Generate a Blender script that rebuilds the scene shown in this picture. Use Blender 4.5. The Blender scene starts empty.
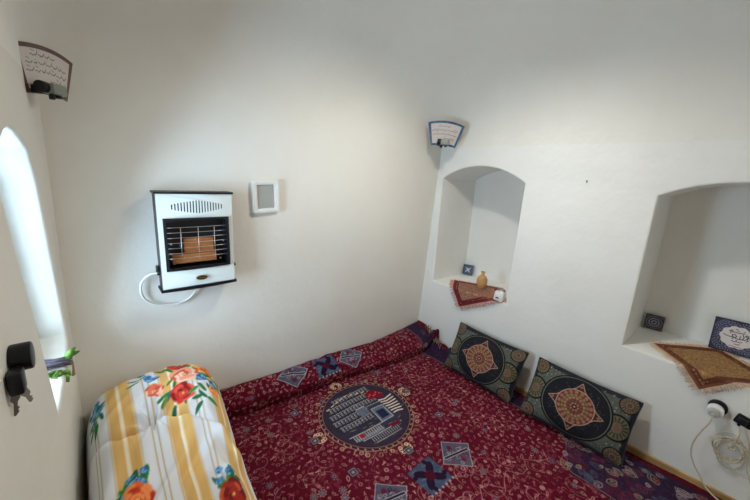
import bpy, bmesh, math, random
import numpy as np
from mathutils import Vector, Matrix
from mathutils.geometry import tessellate_polygon
random.seed(7)
RNG = np.random.RandomState(11)
PI = math.pi
COL = bpy.context.scene.collection
SC = bpy.context.scene

# ------------------------------------------------------------------ materials
def lin(c):
    return tuple((x / 12.92 if x <= 0.04045 else ((x + 0.055) / 1.055) ** 2.4) for x in c)
def rgb(r, g, b):
    return lin((r / 255, g / 255, b / 255))

def material(name, color=(.5, .5, .5), rough=.6, metal=0.0, bump=0.0, bscale=60, vary=0.0, vscale=3, attr=None,
             trans=0.0, coat=0.0, emit=None, sheen=0.0, spec=.5, bdist=.01):
    m = bpy.data.materials.new(name); m.use_nodes = True
    nt = m.node_tree; b = nt.nodes['Principled BSDF']; L = nt.links
    b.inputs['Base Color'].default_value = (*color, 1)
    b.inputs['Roughness'].default_value = rough
    b.inputs['Metallic'].default_value = metal
    b.inputs['Specular IOR Level'].default_value = spec
    if coat: b.inputs['Coat Weight'].default_value = coat
    if sheen: b.inputs['Sheen Weight'].default_value = sheen
    tc = nt.nodes.new('ShaderNodeTexCoord')
    src = None
    if attr:
        a = nt.nodes.new('ShaderNodeAttribute'); a.attribute_name = attr
        L.new(a.outputs['Color'], b.inputs['Base Color']); src = a.outputs['Color']
    if vary:
        n = nt.nodes.new('ShaderNodeTexNoise'); n.inputs['Scale'].default_value = vscale
        n.inputs['Detail'].default_value = 6
        L.new(tc.outputs['Object'], n.inputs['Vector'])
        r = nt.nodes.new('ShaderNodeMapRange'); r.inputs[1].default_value = .3; r.inputs[2].default_value = .7
        r.inputs[3].default_value = 1 - vary; r.inputs[4].default_value = 1 + vary
        L.new(n.outputs['Fac'], r.inputs[0])
        mx = nt.nodes.new('ShaderNodeVectorMath'); mx.operation = 'SCALE'
        if src: L.new(src, mx.inputs[0])
        else: mx.inputs[0].default_value = color
        L.new(r.outputs[0], mx.inputs['Scale'])
        L.new(mx.outputs[0], b.inputs['Base Color'])
    if bump:
        n = nt.nodes.new('ShaderNodeTexNoise'); n.inputs['Scale'].default_value = bscale
        n.inputs['Detail'].default_value = 5
        L.new(tc.outputs['Object'], n.inputs['Vector'])
        bp = nt.nodes.new('ShaderNodeBump'); bp.inputs['Strength'].default_value = bump
        bp.inputs['Distance'].default_value = bdist
        L.new(n.outputs['Fac'], bp.inputs['Height']); L.new(bp.outputs[0], b.inputs['Normal'])
    return m

def plaster(name, base, stain, low=0.0):
    """hand-trowelled lime plaster: soft uneven tone, faint rubbed stains, shallow undulation"""
    m = bpy.data.materials.new(name); m.use_nodes = True
    nt = m.node_tree; b = nt.nodes['Principled BSDF']; L = nt.links
    b.inputs['Roughness'].default_value = .88; b.inputs['Specular IOR Level'].default_value = .25
    tc = nt.nodes.new('ShaderNodeTexCoord')
    n = nt.nodes.new('ShaderNodeTexNoise'); n.inputs['Scale'].default_value = 1.7; n.inputs['Detail'].default_value = 7
    n.inputs['Roughness'].default_value = .6
    L.new(tc.outputs['Object'], n.inputs['Vector'])
    r = nt.nodes.new('ShaderNodeMapRange'); r.inputs[1].default_value = .42; r.inputs[2].default_value = .72
    L.new(n.outputs['Fac'], r.inputs[0])
    # rubbed band at sitting height
    sp = nt.nodes.new('ShaderNodeSeparateXYZ'); L.new(tc.outputs['Object'], sp.inputs[0])
    z = nt.nodes.new('ShaderNodeMapRange'); z.inputs[1].default_value = .62; z.inputs[2].default_value = .38
    z.interpolation_type = 'SMOOTHSTEP'
    n3 = nt.nodes.new('ShaderNodeTexNoise'); n3.inputs['Scale'].default_value = 3.0; n3.inputs['Detail'].default_value = 4
    L.new(tc.outputs['Object'], n3.inputs['Vector'])
    ad = nt.nodes.new('ShaderNodeMath'); ad.operation = 'MULTIPLY_ADD'
    L.new(n3.outputs['Fac'], ad.inputs[0]); ad.inputs[1].default_value = .35
    L.new(sp.outputs['Z'], ad.inputs[2])
    sb = nt.nodes.new('ShaderNodeMath'); sb.operation = 'SUBTRACT'; L.new(ad.outputs[0], sb.inputs[0]); sb.inputs[1].default_value = .17
    L.new(sb.outputs[0], z.inputs[0])
    zz = nt.nodes.new('ShaderNodeMath'); zz.operation = 'MULTIPLY'; L.new(z.outputs[0], zz.inputs[0]); zz.inputs[1].default_value = low
    rr = nt.nodes.new('ShaderNodeMath'); rr.operation = 'MULTIPLY'; L.new(r.outputs[0], rr.inputs[0]); rr.inputs[1].default_value = .55
    mx = nt.nodes.new('ShaderNodeMath'); mx.operation = 'MAXIMUM'; L.new(rr.outputs[0], mx.inputs[0]); L.new(zz.outputs[0], mx.inputs[1])
    mix = nt.nodes.new('ShaderNodeMix'); mix.data_type = 'RGBA'
    L.new(mx.outputs[0], mix.inputs[0]); mix.inputs[6].default_value = (*base, 1); mix.inputs[7].default_value = (*stain, 1)
    L.new(mix.outputs[2], b.inputs['Base Color'])
    n2 = nt.nodes.new('ShaderNodeTexNoise'); n2.inputs['Scale'].default_value = 5; n2.inputs['Detail'].default_value = 9
    n2.inputs['Roughness'].default_value = .55
    L.new(tc.outputs['Object'], n2.inputs['Vector'])
    bp = nt.nodes.new('ShaderNodeBump'); bp.inputs['Strength'].default_value = .35; bp.inputs['Distance'].default_value = .02
    L.new(n2.outputs['Fac'], bp.inputs['Height']); L.new(bp.outputs[0], b.inputs['Normal'])
    return m

M = {}
M['plaster'] = plaster('lime_plaster', (.81, .795, .74), (.755, .715, .635), .45)
M['plaster_r'] = plaster('white_plaster', (.815, .815, .78), (.75, .73, .69), .35)
M['plaster_l'] = plaster('shaded_plaster', (.75, .73, .66), (.69, .655, .57), .3)  # left wall: its lack of direct light is put into a darker, beiger base
M['floor'] = material('cement_floor', rgb(150, 135, 118), .8, bump=.3, vary=.15)
M['wood'] = material('tan_wood', rgb(176, 140, 88), .5, bump=.2, bscale=25, vary=.2, vscale=9)
M['enamel'] = material('white_enamel', rgb(222, 228, 224), .25, coat=.3)
M['plastic'] = material('white_plastic', rgb(236, 236, 232), .4)
M['greyplate'] = material('grey_plate', rgb(176, 176, 170), .6)
M['black'] = material('black_plastic', rgb(13, 14, 20), .4, spec=.3)
M['blackmetal'] = material('black_sheet_metal', rgb(17, 17, 22), .4)
M['near_black'] = material('dark_cavity', rgb(10, 12, 20), .4)  # near-black lining for the heater firebox and slot backing
M['wire'] = material('steel_wire', rgb(205, 205, 205), .3, metal=.9)
M['steel'] = material('dull_steel', rgb(150, 148, 142), .35, metal=.9)
M['greypaint'] = material('grey_green_enamel', rgb(128, 134, 122), .35)
M['ceramic'] = material('orange_brown_ceramic', rgb(158, 98, 50), .7, bump=.4, bscale=90, vary=.15, vscale=20)
M['gold'] = material('gold_trim', rgb(190, 150, 60), .3, metal=.7)
M['clay'] = material('fired_clay', rgb(196, 148, 96), .8, bump=.3, bscale=60, vary=.12, vscale=14)
M['carpet'] = material('woven_carpet', attr='Print', rough=.95, bump=.6, bscale=420, bdist=.004, vary=.16, vscale=45, spec=.1, sheen=.0)
M['tapestry'] = material('tapestry_cloth', attr='Print', rough=.85, bump=.5, bscale=380, bdist=.003, vary=.15, vscale=60, spec=.2)
M['cotton'] = material('printed_cotton', attr='Print', rough=.8, bump=.2, bscale=220, bdist=.002, spec=.25)
M['glaze'] = material('painted_glaze', attr='Print', rough=.3, coat=.2)
M['board'] = material('painted_board', attr='Print', rough=.55)
M['fringe'] = material('wool_fringe', rgb(214, 178, 146), .9, vary=.2, vscale=80)
M['pinkfringe'] = material('pink_wool_fringe', rgb(206, 152, 138), .9, vary=.2, vscale=80)
M['cable'] = material('cream_cable', rgb(198, 188, 166), .5)
M['whitecable'] = material('white_hose', rgb(232, 232, 228), .4)
M['leaf'] = material('leaf_green', rgb(84, 124, 34), .5, vary=.3, vscale=60)
M['lavender'] = material('lavender_dry', rgb(104, 94, 108), .8, vary=.35, vscale=80)
M['twig'] = material('twig_brown', rgb(140, 118, 92), .8, vary=.3, vscale=60)
M['piping'] = material('navy_piping', rgb(38, 40, 56), .8, bump=.4, bscale=300, vary=.4, vscale=120)
M['hookmetal'] = material('dark_iron', rgb(40, 40, 44), .5, metal=.6)

def glass_mat(name='window_glass', tint=(1, 1, 1)):
    m = bpy.data.materials.new(name); m.use_nodes = True
    nt = m.node_tree; nt.nodes.clear()
    o = nt.nodes.new('ShaderNodeOutputMaterial'); t = nt.nodes.new('ShaderNodeBsdfTransparent')
    g = nt.nodes.new('ShaderNodeBsdfGlossy'); g.inputs['Roughness'].default_value = .02; t.inputs['Color'].default_value = (*tint, 1)
    f = nt.nodes.new('ShaderNodeFresnel'); f.inputs['IOR'].default_value = 1.3
    x = nt.nodes.new('ShaderNodeMixShader')
    nt.links.new(f.outputs[0], x.inputs[0]); nt.links.new(t.outputs[0], x.inputs[1]); nt.links.new(g.outputs[0], x.inputs[2])
    nt.links.new(x.outputs[0], o.inputs[0])
    return m
M['glass'] = glass_mat()

# ------------------------------------------------------------------ object helpers
def thing(name, label, cat, loc=(0, 0, 0), rot=(0, 0, 0), group=None):
    o = bpy.data.objects.new(name, None); COL.objects.link(o)
    o.location = loc; o.rotation_euler = rot; o.empty_display_size = .05
    o['label'] = label; o['category'] = cat
    if group: o['group'] = group
    return o
def tag(o, label, cat, group=None):
    o['label'] = label; o['category'] = cat
    if group: o['group'] = group
    return o
def link_mesh(name, me, mat, parent=None, smooth=False):
    o = bpy.data.objects.new(name, me); COL.objects.link(o)
    me.materials.append(mat)
    if smooth: me.polygons.foreach_set('use_smooth', [True] * len(me.polygons))
    if parent: o.parent = parent
    return o
def mesh_obj(name, vs, fs, mat, parent=None, smooth=False, kind=None):
    me = bpy.data.meshes.new(name); me.from_pydata([tuple(v) for v in vs], [], fs); me.update()
    o = link_mesh(name, me, mat, parent, smooth)
    if kind: o['kind'] = kind
    return o
def bm_obj(name, bm, mat, parent=None, smooth=False, kind=None, angle=None):
    bmesh.ops.recalc_face_normals(bm, faces=bm.faces)
    me = bpy.data.meshes.new(name); bm.to_mesh(me); bm.free()
    o = link_mesh(name, me, mat, parent, smooth or angle is not None)
    if angle is not None:
        me.set_sharp_from_angle(angle=math.radians(angle))
    if kind: o['kind'] = kind
    return o
def add_box(bm, c, s, bev=0.0, rot=None, seg=2):
    r = bmesh.ops.create_cube(bm, size=1.0)
    vs = r['verts']
    bmesh.ops.scale(bm, vec=s, verts=vs)
    if bev:
        es = list({e for v in vs for e in v.link_edges})
        g = bmesh.ops.bevel(bm, geom=es, offset=bev, segments=seg, affect='EDGES', profile=.5)
        vs = list({v for f in g['faces'] for v in f.verts} | {v for v in vs if v.is_valid})
    if rot is not None: bmesh.ops.rotate(bm, cent=(0, 0, 0), matrix=rot, verts=vs)
    bmesh.ops.translate(bm, vec=c, verts=vs)
    return vs
def add_cyl(bm, c, r, h, axis='Z', seg=24, r2=None, bev=0.0):
    g = bmesh.ops.create_cone(bm, cap_ends=True, segments=seg, radius1=r, radius2=r if r2 is None else r2, depth=h)
    vs = g['verts']
    if bev:
        es = [e for e in {e for v in vs for e in v.link_edges} if abs(e.verts[0].co.z - e.verts[1].co.z) < 1e-6]
        b = bmesh.ops.bevel(bm, geom=es, offset=bev, segments=2, affect='EDGES', profile=.5)
        vs = list({v for f in b['faces'] for v in f.verts} | {v for v in vs if v.is_valid})
    if axis == 'X': bmesh.ops.rotate(bm, cent=(0, 0, 0), matrix=Matrix.Rotation(PI / 2, 3, 'Y'), verts=vs)
    if axis == 'Y': bmesh.ops.rotate(bm, cent=(0, 0, 0), matrix=Matrix.Rotation(PI / 2, 3, 'X'), verts=vs)
    bmesh.ops.translate(bm, vec=c, verts=vs)
    return vs
def smooth_path(pts, n=8):
    P = [Vector(p) for p in pts]; out = []
    for i in range(len(P) - 1):
        p0 = P[max(i - 1, 0)]; p1 = P[i]; p2 = P[i + 1]; p3 = P[min(i + 2, len(P) - 1)]
        for k in range(n):
            t = k / n
            out.append(.5 * ((2 * p1) + (p2 - p0) * t + (2 * p0 - 5 * p1 + 4 * p2 - p3) * t * t + (3 * p1 - p0 - 3 * p2 + p3) * t ** 3))
    out.append(P[-1]); return out
def add_tube(bm, pts, r, seg=8, r_end=None):
    pts = [Vector(p) for p in pts]; rings = []
    up = Vector((.13, .21, 1)).normalized(); n = len(pts)
    for i, p in enumerate(pts):
        d = (pts[min(i + 1, n - 1)] - pts[max(i - 1, 0)])
        d = d.normalized() if d.length > 1e-9 else Vector((0, 0, 1))
        if abs(d.dot(up)) > .98: up = Vector((1, .1, 0)).normalized()
        a = d.cross(up).normalized(); b = d.cross(a).normalized()
        rr = r if r_end is None else r + (r_end - r) * i / (n - 1)
        rings.append([bm.verts.new(p + a * (rr * math.cos(2 * PI * k / seg)) + b * (rr * math.sin(2 * PI * k / seg))) for k in range(seg)])
    for i in range(n - 1):
        for k in range(seg):
            bm.faces.new((rings[i][k], rings[i][(k + 1) % seg], rings[i + 1][(k + 1) % seg], rings[i + 1][k]))
    bm.faces.new(rings[0][::-1]); bm.faces.new(rings[-1])
def add_lathe(bm, prof, seg=32, c=(0, 0, 0)):
    rings = []
    for r, z in prof:
        rings.append([bm.verts.new((c[0] + r * math.cos(2 * PI * k / seg), c[1] + r * math.sin(2 * PI * k / seg), c[2] + z)) for k in range(seg)])
    for i in range(len(rings) - 1):
        for k in range(seg):
            bm.faces.new((rings[i][k], rings[i][(k + 1) % seg], rings[i + 1][(k + 1) % seg], rings[i + 1][k]))
    bm.faces.new(rings[0][::-1]); bm.faces.new(rings[-1])
def add_plate(bm, loops, t, to3):
    """flat sheet with holes: loops of (a, b); to3(a, b, d) gives the 3-D point, d = 0 front, t back"""
    flat = [p for lp in loops for p in lp]
    tris = tessellate_polygon([[Vector((a, b, 0)) for a, b in lp] for lp in loops])
    F = [bm.verts.new(to3(a, b, 0)) for a, b in flat]; B = [bm.verts.new(to3(a, b, t)) for a, b in flat]
    for tr in tris:
        try:
            bm.faces.new([F[i] for i in tr]); bm.faces.new([B[i] for i in reversed(tr)])
        except ValueError: pass
    k = 0
    for lp in loops:
        n = len(lp)
        for i in range(n):
            j = (i + 1) % n
            bm.faces.new((F[k + i], F[k + j], B[k + j], B[k + i]))
        k += n
def rrect(a0, b0, a1, b1, r, n=5):
    out = []
    for cx, cy, s in ((a1 - r, b1 - r, 0), (a0 + r, b1 - r, 1), (a0 + r, b0 + r, 2), (a1 - r, b0 + r, 3)):
        for k in range(n + 1):
            an = (s + k / n) * PI / 2
            out.append((cx + r * math.cos(an), cy + r * math.sin(an)))
    return out

# ------------------------------------------------------------------ a painter for woven / printed / glazed patterns (colours per mesh vertex)
class Paint:
    def __init__(s, w, h, step, base):
        s.w, s.h = w, h
        s.nx, s.ny = int(round(w / step)) + 1, int(round(h / step)) + 1
        s.x = np.linspace(0, w, s.nx); s.y = np.linspace(0, h, s.ny)
        s.step = step
        s.a = np.zeros((s.ny, s.nx, 3)); s.a[:] = np.array(base) / 255
    def win(s, x0, x1, y0, y1):
        m = s.step * 1.5
        i0, i1 = np.searchsorted(s.x, [x0 - m, x1 + m]); j0, j1 = np.searchsorted(s.y, [y0 - m, y1 + m])
        if i1 <= i0 or j1 <= j0: return None
        X, Y = np.meshgrid(s.x[i0:i1], s.y[j0:j1]); return (slice(j0, j1), slice(i0, i1)), X, Y
    def put(s, sl, d, col, al=1.0):
        k = np.clip(.5 - d / s.step, 0, 1)[..., None] * al
        s.a[sl] = s.a[sl] * (1 - k) + np.array(col) / 255 * k
    def disc(s, x, y, r, col, al=1.0):
        w = s.win(x - r, x + r, y - r, y + r)
        if w: s.put(w[0], np.hypot(w[1] - x, w[2] - y) - r, col, al)
    def ring(s, x, y, r, t, col, al=1.0):
        w = s.win(x - r - t, x + r + t, y - r - t, y + r + t)
        if w: s.put(w[0], np.abs(np.hypot(w[1] - x, w[2] - y) - r) - t / 2, col, al)
    def ell(s, x, y, a, b, ang, col, t=None, al=1.0):
        R = max(a, b) + (t or 0); w = s.win(x - R, x + R, y - R, y + R)
        if not w: return
        dx, dy = w[1] - x, w[2] - y; c, n = math.cos(ang), math.sin(ang)
        u, v = dx * c + dy * n, -dx * n + dy * c
        q = np.sqrt((u / a) ** 2 + (v / b) ** 2) + 1e-9
        d = (q - 1) * np.hypot(u, v) / q
        s.put(w[0], np.abs(d) - t / 2 if t else d, col, al)
    def line(s, pts, t, col, al=1.0):
        xs = [p[0] for p in pts]; ys = [p[1] for p in pts]
        w = s.win(min(xs) - t, max(xs) + t, min(ys) - t, max(ys) + t)
        if not w: return
        D = np.full(w[1].shape, 9.)
        for (ax, ay), (bx, by) in zip(pts[:-1], pts[1:]):
            vx, vy = bx - ax, by - ay; L = vx * vx + vy * vy + 1e-12
            q = np.clip(((w[1] - ax) * vx + (w[2] - ay) * vy) / L, 0, 1)
            D = np.minimum(D, np.hypot(w[1] - ax - q * vx, w[2] - ay - q * vy))
        s.put(w[0], D - t / 2, col, al)
    def poly(s, pts, col, al=1.0):
        xs = [p[0] for p in pts]; ys = [p[1] for p in pts]
        w = s.win(min(xs), max(xs), min(ys), max(ys))
        if not w: return
        ins = np.zeros(w[1].shape, bool); D = np.full(w[1].shape, 9.)
        n = len(pts)
        for i in range(n):
            (ax, ay), (bx, by) = pts[i], pts[(i + 1) % n]
            c = ((ay > w[2]) != (by > w[2])) & (w[1] < (bx - ax) * (w[2] - ay) / ((by - ay) or 1e-12) + ax)
            ins ^= c
            vx, vy = bx - ax, by - ay; L = vx * vx + vy * vy + 1e-12
            q = np.clip(((w[1] - ax) * vx + (w[2] - ay) * vy) / L, 0, 1)
            D = np.minimum(D, np.hypot(w[1] - ax - q * vx, w[2] - ay - q * vy))
        s.put(w[0], np.where(ins, -D, D), col, al)
    def rect(s, x0, y0, x1, y1, col, al=1.0):
        s.poly([(x0, y0), (x1, y0), (x1, y1), (x0, y1)], col, al)

def to_lin(a):
    return np.where(a <= .04045, a / 12.92, ((np.clip(a, 0, 1) + .055) / 1.055) ** 2.4)
def grid_mesh(name, P3, colors, mat, parent=None, extra=None):
    """P3: (ny, nx, 3) points; colors the same shape (sRGB 0-1)"""
    ny, nx = P3.shape[:2]; nv = ny * nx
    idx = np.arange(nv).reshape(ny, nx)
    q = np.stack([idx[:-1, :-1], idx[:-1, 1:], idx[1:, 1:], idx[1:, :-1]], -1).reshape(-1, 4)
    V = P3.reshape(-1, 3); Cc = colors.reshape(-1, 3)
    if extra is not None:            # extra closing sheets: list of (points, colours)
        for (EP, EC) in extra:
            ey, ex = EP.shape[:2]; id2 = np.arange(ey * ex).reshape(ey, ex) + len(V)
            q = np.vstack([q, np.stack([id2[:-1, :-1], id2[:-1, 1:], id2[1:, 1:], id2[1:, :-1]], -1).reshape(-1, 4)])
            V = np.vstack([V, EP.reshape(-1, 3)]); Cc = np.vstack([Cc, EC.reshape(-1, 3)])
    me = bpy.data.meshes.new(name)
    me.vertices.add(len(V)); me.vertices.foreach_set('co', V.astype(np.float32).ravel())
    me.loops.add(len(q) * 4); me.loops.foreach_set('vertex_index', q.astype(np.int32).ravel())
    me.polygons.add(len(q)); me.polygons.foreach_set('loop_start', np.arange(0, len(q) * 4, 4, dtype=np.int32))
    me.polygons.foreach_set('loop_total', np.full(len(q), 4, dtype=np.int32))
    me.update(calc_edges=True)
    at = me.color_attributes.new('Print', 'FLOAT_COLOR', 'POINT')
    c4 = np.ones((len(V), 4), np.float32); c4[:, :3] = to_lin(Cc)
    at.data.foreach_set('color', c4.ravel())
    return link_mesh(name, me, mat, parent, True)

# ------------------------------------------------------------------ room shell
SPRING = 1.75          # where the walls turn into the vault
YF = -.60              # front wall, behind the camera
XR = 2.306
def yb(z): return 1.9 - .05 * z
def xl(y, z): return -.105 + .05 * (y - 1.9) + .018 * z
FZ = -.03              # bare floor under the carpet

def wall_with_recesses(name, mat, outer, recesses, to3, out_sign=1):
    """outer outline and recess outlines in wall coordinates (a, b); each recess gets a rounded rim, sides and an optional back"""
    bm = bmesh.new()
    fil = .012; loops = [outer]; rims = []
    for pts, depth, back in recesses:
        cx = sum(p[0] for p in pts) / len(pts); cy = sum(p[1] for p in pts) / len(pts)
        rings = []
        for k in range(5):
            an = k / 4 * PI / 2; off = fil * (1 - math.sin(an)); d = fil * (1 - math.cos(an))
            ring = []
            n = len(pts)
            for i, p in enumerate(pts):
                a = Vector(pts[i - 1]); c = Vector(pts[(i + 1) % n]); q = Vector(p)
                e1 = (q - a).normalized(); e2 = (c - q).normalized()
                n1 = Vector((e1.y, -e1.x)); n2 = Vector((e2.y, -e2.x)); nn = (n1 + n2)
                nn = nn.normalized() * min(1.4, 1 / max(.5, nn.normalized().dot(n1)))
                if nn.dot(q - Vector((cx, cy))) < 0: nn = -nn
                ring.append((q.x + nn.x * off, q.y + nn.y * off, d))
            rings.append(ring)
        steps = 4
        for k in range(1, steps + 1):
            rings.append([(p[0], p[1], fil + (depth - fil) * k / steps) for p in pts])
        loops.append([(r[0], r[1]) for r in rings[0]]); rims.append((rings, back))
    flat = [p for lp in loops for p in lp]
    tris = tessellate_polygon([[Vector((a, b, 0)) for a, b in lp] for lp in loops])
    V = [bm.verts.new(to3(a, b, 0)) for a, b in flat]
    for t in tris: bm.faces.new([V[i] for i in t])
    k = len(outer)
    for rings, back in rims:
        n = len(rings[0]); prev = V[k:k + n]; k += n
        for ring in rings[1:]:
            cur = [bm.verts.new(to3(*p)) for p in ring]
            for i in range(n):
                j = (i + 1) % n
                f = bm.faces.new((prev[i], prev[j], cur[j], cur[i]))
            prev = cur
        if back: bm.faces.new(prev)
    o = bm_obj(name, bm, mat, angle=50, kind='structure')
    return o

def arch(y0, y1, z0, zs, za, n=14, z0b=None):
    """outline with a segmental arch; y0 > y1 allowed"""
    pts = [(y0, z0), (y0, zs)]
    for k in range(1, n):
        t = k / n; s = 2 * t - 1
        pts.append((y0 + (y1 - y0) * t, zs + (za - zs) * (1 - abs(s) ** 2.1)))
    pts += [(y1, zs), (y1, z0 if z0b is None else z0b)]
    return pts

ND = .50
niche_a = arch(1.768, 1.072, .595, 1.500, 1.607, z0b=.612)
niche_b = arch(.345, -.32, .602, 1.476, 1.560, z0b=.61)
wr = wall_with_recesses('wall_right', M['plaster_r'],
    [(YF, FZ), (YF, SPRING), (yb(SPRING), SPRING), (yb(FZ), FZ)],
    [(niche_a, ND, True), (niche_b, ND, True)], lambda a, b, d: (XR + d, a, b))
def quad_wall(name, mat, pts, n=12):
    A, B, C_, D = [Vector(p) for p in pts]; vs = []; fs = []
    for j in range(n + 1):
        for i in range(n + 1):
            u, v = i / n, j / n
            vs.append(A.lerp(B, u).lerp(D.lerp(C_, u), v))
    for j in range(n):
        for i in range(n):
            k = j * (n + 1) + i; fs.append((k, k + 1, k + n + 2, k + n + 1))
    return mesh_obj(name, vs, fs, mat, smooth=True, kind='structure')
quad_wall('wall_back', M['plaster'], [(xl(yb(FZ), FZ), yb(FZ), FZ), (XR, yb(FZ), FZ), (XR, yb(SPRING), SPRING), (xl(yb(SPRING), SPRING), yb(SPRING), SPRING)])
# left wall with the tall arched window recess
win = [(1.311, .705), (1.184, 1.046), (1.025, 1.425), (1.05, 1.475), (1.10, 1.518), (1.15, 1.545), (1.22, 1.560), (1.29, 1.556), (1.355, 1.540),
       (1.41, 1.524), (1.463, 1.505), (1.503, 1.455), (1.535, 1.415), (1.64, 1.10), (1.75, .790), (1.735, .765), (1.691, .735), (1.5, .712)]
WD = .11
def left3(a, b, d): return (xl(a, b) - d, a, b)
wall_with_recesses('wall_left', M['plaster_l'],
    [(YF, FZ), (YF, SPRING), (yb(SPRING), SPRING), (yb(FZ), FZ)], [(win, WD, False)], left3)
# front wall behind the camera
quad_wall('wall_front', M['plaster'], [(XR, YF, FZ), (xl(YF, FZ), YF, FZ), (xl(YF, SPRING), YF, SPRING), (XR, YF, SPRING)])
bm = bmesh.new()
add_box(bm, (1.05, .65, FZ - .05), (3.2, 3.3, .1))
bm_obj('floor', bm, M['floor'], kind='structure')

# vault: superellipse rings that shrink and round off towards the crown
corners = {(-1, -1): Vector((xl(YF, SPRING), YF, SPRING)), (1, -1): Vector((XR, YF, SPRING)),
           (1, 1): Vector((XR, yb(SPRING), SPRING)), (-1, 1): Vector((xl(yb(SPRING), SPRING), yb(SPRING), SPRING))}
NS, NR, RISE = 128, 44, .80
vs, fs = [], []
def bil(u, v):
    a = corners[(-1, -1)].lerp(corners[(1, -1)], (u + 1) / 2); b = corners[(-1, 1)].lerp(corners[(1, 1)], (u + 1) / 2)
    return a.lerp(b, (v + 1) / 2)
for k in range(NR):
    t = k / 44; an = t * PI / 2
    z = SPRING + RISE * math.sin(an); sc = 1 - (1 - math.cos(an)) ** 1.28
    n = 2.6 + 60 * math.exp(-t * 11)
    for i in range(NS):
        th = 2 * PI * i / NS; c, s = math.cos(th), math.sin(th)
        r = 1 / max(abs(c), abs(s)) if k == 0 else (abs(c) ** n + abs(s) ** n) ** (-1 / n)
        p = bil(max(-1, min(1, r * c)) * sc, max(-1, min(1, r * s)) * sc)
        vs.append((p.x, p.y, z))
for k in range(NR - 1):
    for i in range(NS):
        j = (i + 1) % NS; fs.append((k * NS + i, k * NS + j, (k + 1) * NS + j, (k + 1) * NS + i))
p = bil(0, 0); vs.append((p.x, p.y, SPRING + RISE))
for i in range(NS): fs.append(((NR - 1) * NS + i, (NR - 1) * NS + (i + 1) % NS, NR * NS))
mesh_obj('ceiling', vs, fs, M['plaster'], smooth=True, kind='structure')

# window frame and pane at the outside of the recess
wf = bpy.data.objects.new('window_1', None); COL.objects.link(wf); wf['kind'] = 'structure'
bm = bmesh.new()
cw = (sum(p[0] for p in win) / len(win), sum(p[1] for p in win) / len(win))
big = [(cw[0] + (a - cw[0]) * 1.06, cw[1] + (b - cw[1]) * 1.04) for a, b in win]
small = [(cw[0] + (a - cw[0]) * .86, cw[1] + (b - cw[1]) * .93) for a, b in win]
add_plate(bm, [big, small], .03, lambda a, b, d: left3(a, b, WD + d))
bm_obj('window_frame', bm, M['enamel'], wf)
bm = bmesh.new(); add_plate(bm, [big], .004, lambda a, b, d: left3(a, b, WD + .012 + d))
bm_obj('window_pane', bm, M['glass'], wf)

# baseboard strip along the right wall
bm = bmesh.new(); add_box(bm, (XR - .007, .65, (.024 + FZ) / 2), (.014, 2.44, .024 - FZ), .004)
bm_obj('baseboard_right', bm, M['wood'], kind='structure')

# ------------------------------------------------------------------ the carpet
CW, CL = 2.42, 2.50          # width along x, length along y (unrolled)
CX0, CY0 = -.125, -.30
pt = Paint(CW, CL, .0031, (84, 8, 28))
CRM, PNK, NVY, GRY, GRN, DRK = (204, 166, 152), (136, 62, 78), (38, 34, 62), (112, 118, 134), (96, 98, 84), (52, 10, 26)
def wx(x): return x - CX0
def wy(y): return y - CY0
def curl(x, y, r, a0, turns, t, col, al=.8, sgn=1):
    n = int(10 * turns) + 6
    p = [(x + r * (1 - .75 * k / n) * math.cos(a0 + sgn * 2 * PI * turns * k / n), y + r * (1 - .75 * k / n) * math.sin(a0 + sgn * 2 * PI * turns * k / n)) for k in range(n + 1)]
    pt.line(p, t, col, al)
def motif(kind, x, y, s, a, col, c2):
    if kind == 0:      # small daisy
        for k in range(6): pt.disc(x + s * .62 * math.cos(a + k * PI / 3), y + s * .62 * math.sin(a + k * PI / 3), s * .27, col, .85)
        pt.disc(x, y, s * .28, c2)
    elif kind == 1:    # hooked leaf
        curl(x, y, s, a, .8, .0036, col, .8)
        pt.ell(x + s * math.cos(a), y + s * math.sin(a), s * .5, s * .22, a + 1.2, c2, al=.8)
    elif kind == 2:    # ring flower
        pt.ring(x, y, s * .75, .005, col, .85); pt.disc(x, y, s * .34, c2); pt.disc(x, y, s * .16, CRM)
    elif kind == 3:    # leaf outline
        pt.ell(x, y, s * 1.1, s * .45, a, col, t=.005, al=.8); pt.ell(x, y, s * .5, s * .15, a, c2)
    elif kind == 4:    # buds
        for k in (-1, 0, 1): pt.ell(x + s * .6 * k * math.cos(a), y + s * .6 * k * math.sin(a), s * .30, s * .17, a + 1 + k, col, al=.9)
    elif kind == 5:    # eight-petal rosette with dark heart
        for k in range(8): pt.disc(x + s * .8 * math.cos(a + k * PI / 4), y + s * .8 * math.sin(a + k * PI / 4), s * .2, col, .8)
        pt.disc(x, y, s * .62, NVY); pt.ring(x, y, s * .4, .005, GRY); pt.disc(x, y, s * .15, col)
    else:              # forked twig
        for q in (-.6, .6):
            pt.line([(x - s * math.cos(a), y - s * math.sin(a)), (x, y), (x + s * .9 * math.cos(a + q), y + s * .9 * math.sin(a + q))], .0045, col, .8)
        pt.disc(x + s * math.cos(a), y + s * math.sin(a), s * .2, c2)
AX = wx(1.24)
# long spiral vines, mirrored about the medallion axis
for k in range(430):
    x = RNG.uniform(0, CW / 2 + .1); y = RNG.uniform(0, CL); r = RNG.uniform(.022, .085); a = RNG.uniform(0, 6.3); tn = RNG.uniform(.6, 1.2)
    c = [CRM, PNK, (176, 128, 120)][k % 3]
    curl(AX - x, y, r, a, tn, .0034, c, .6); curl(AX + x, y, r, PI - a, tn, .0034, c, .6, -1)
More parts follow.
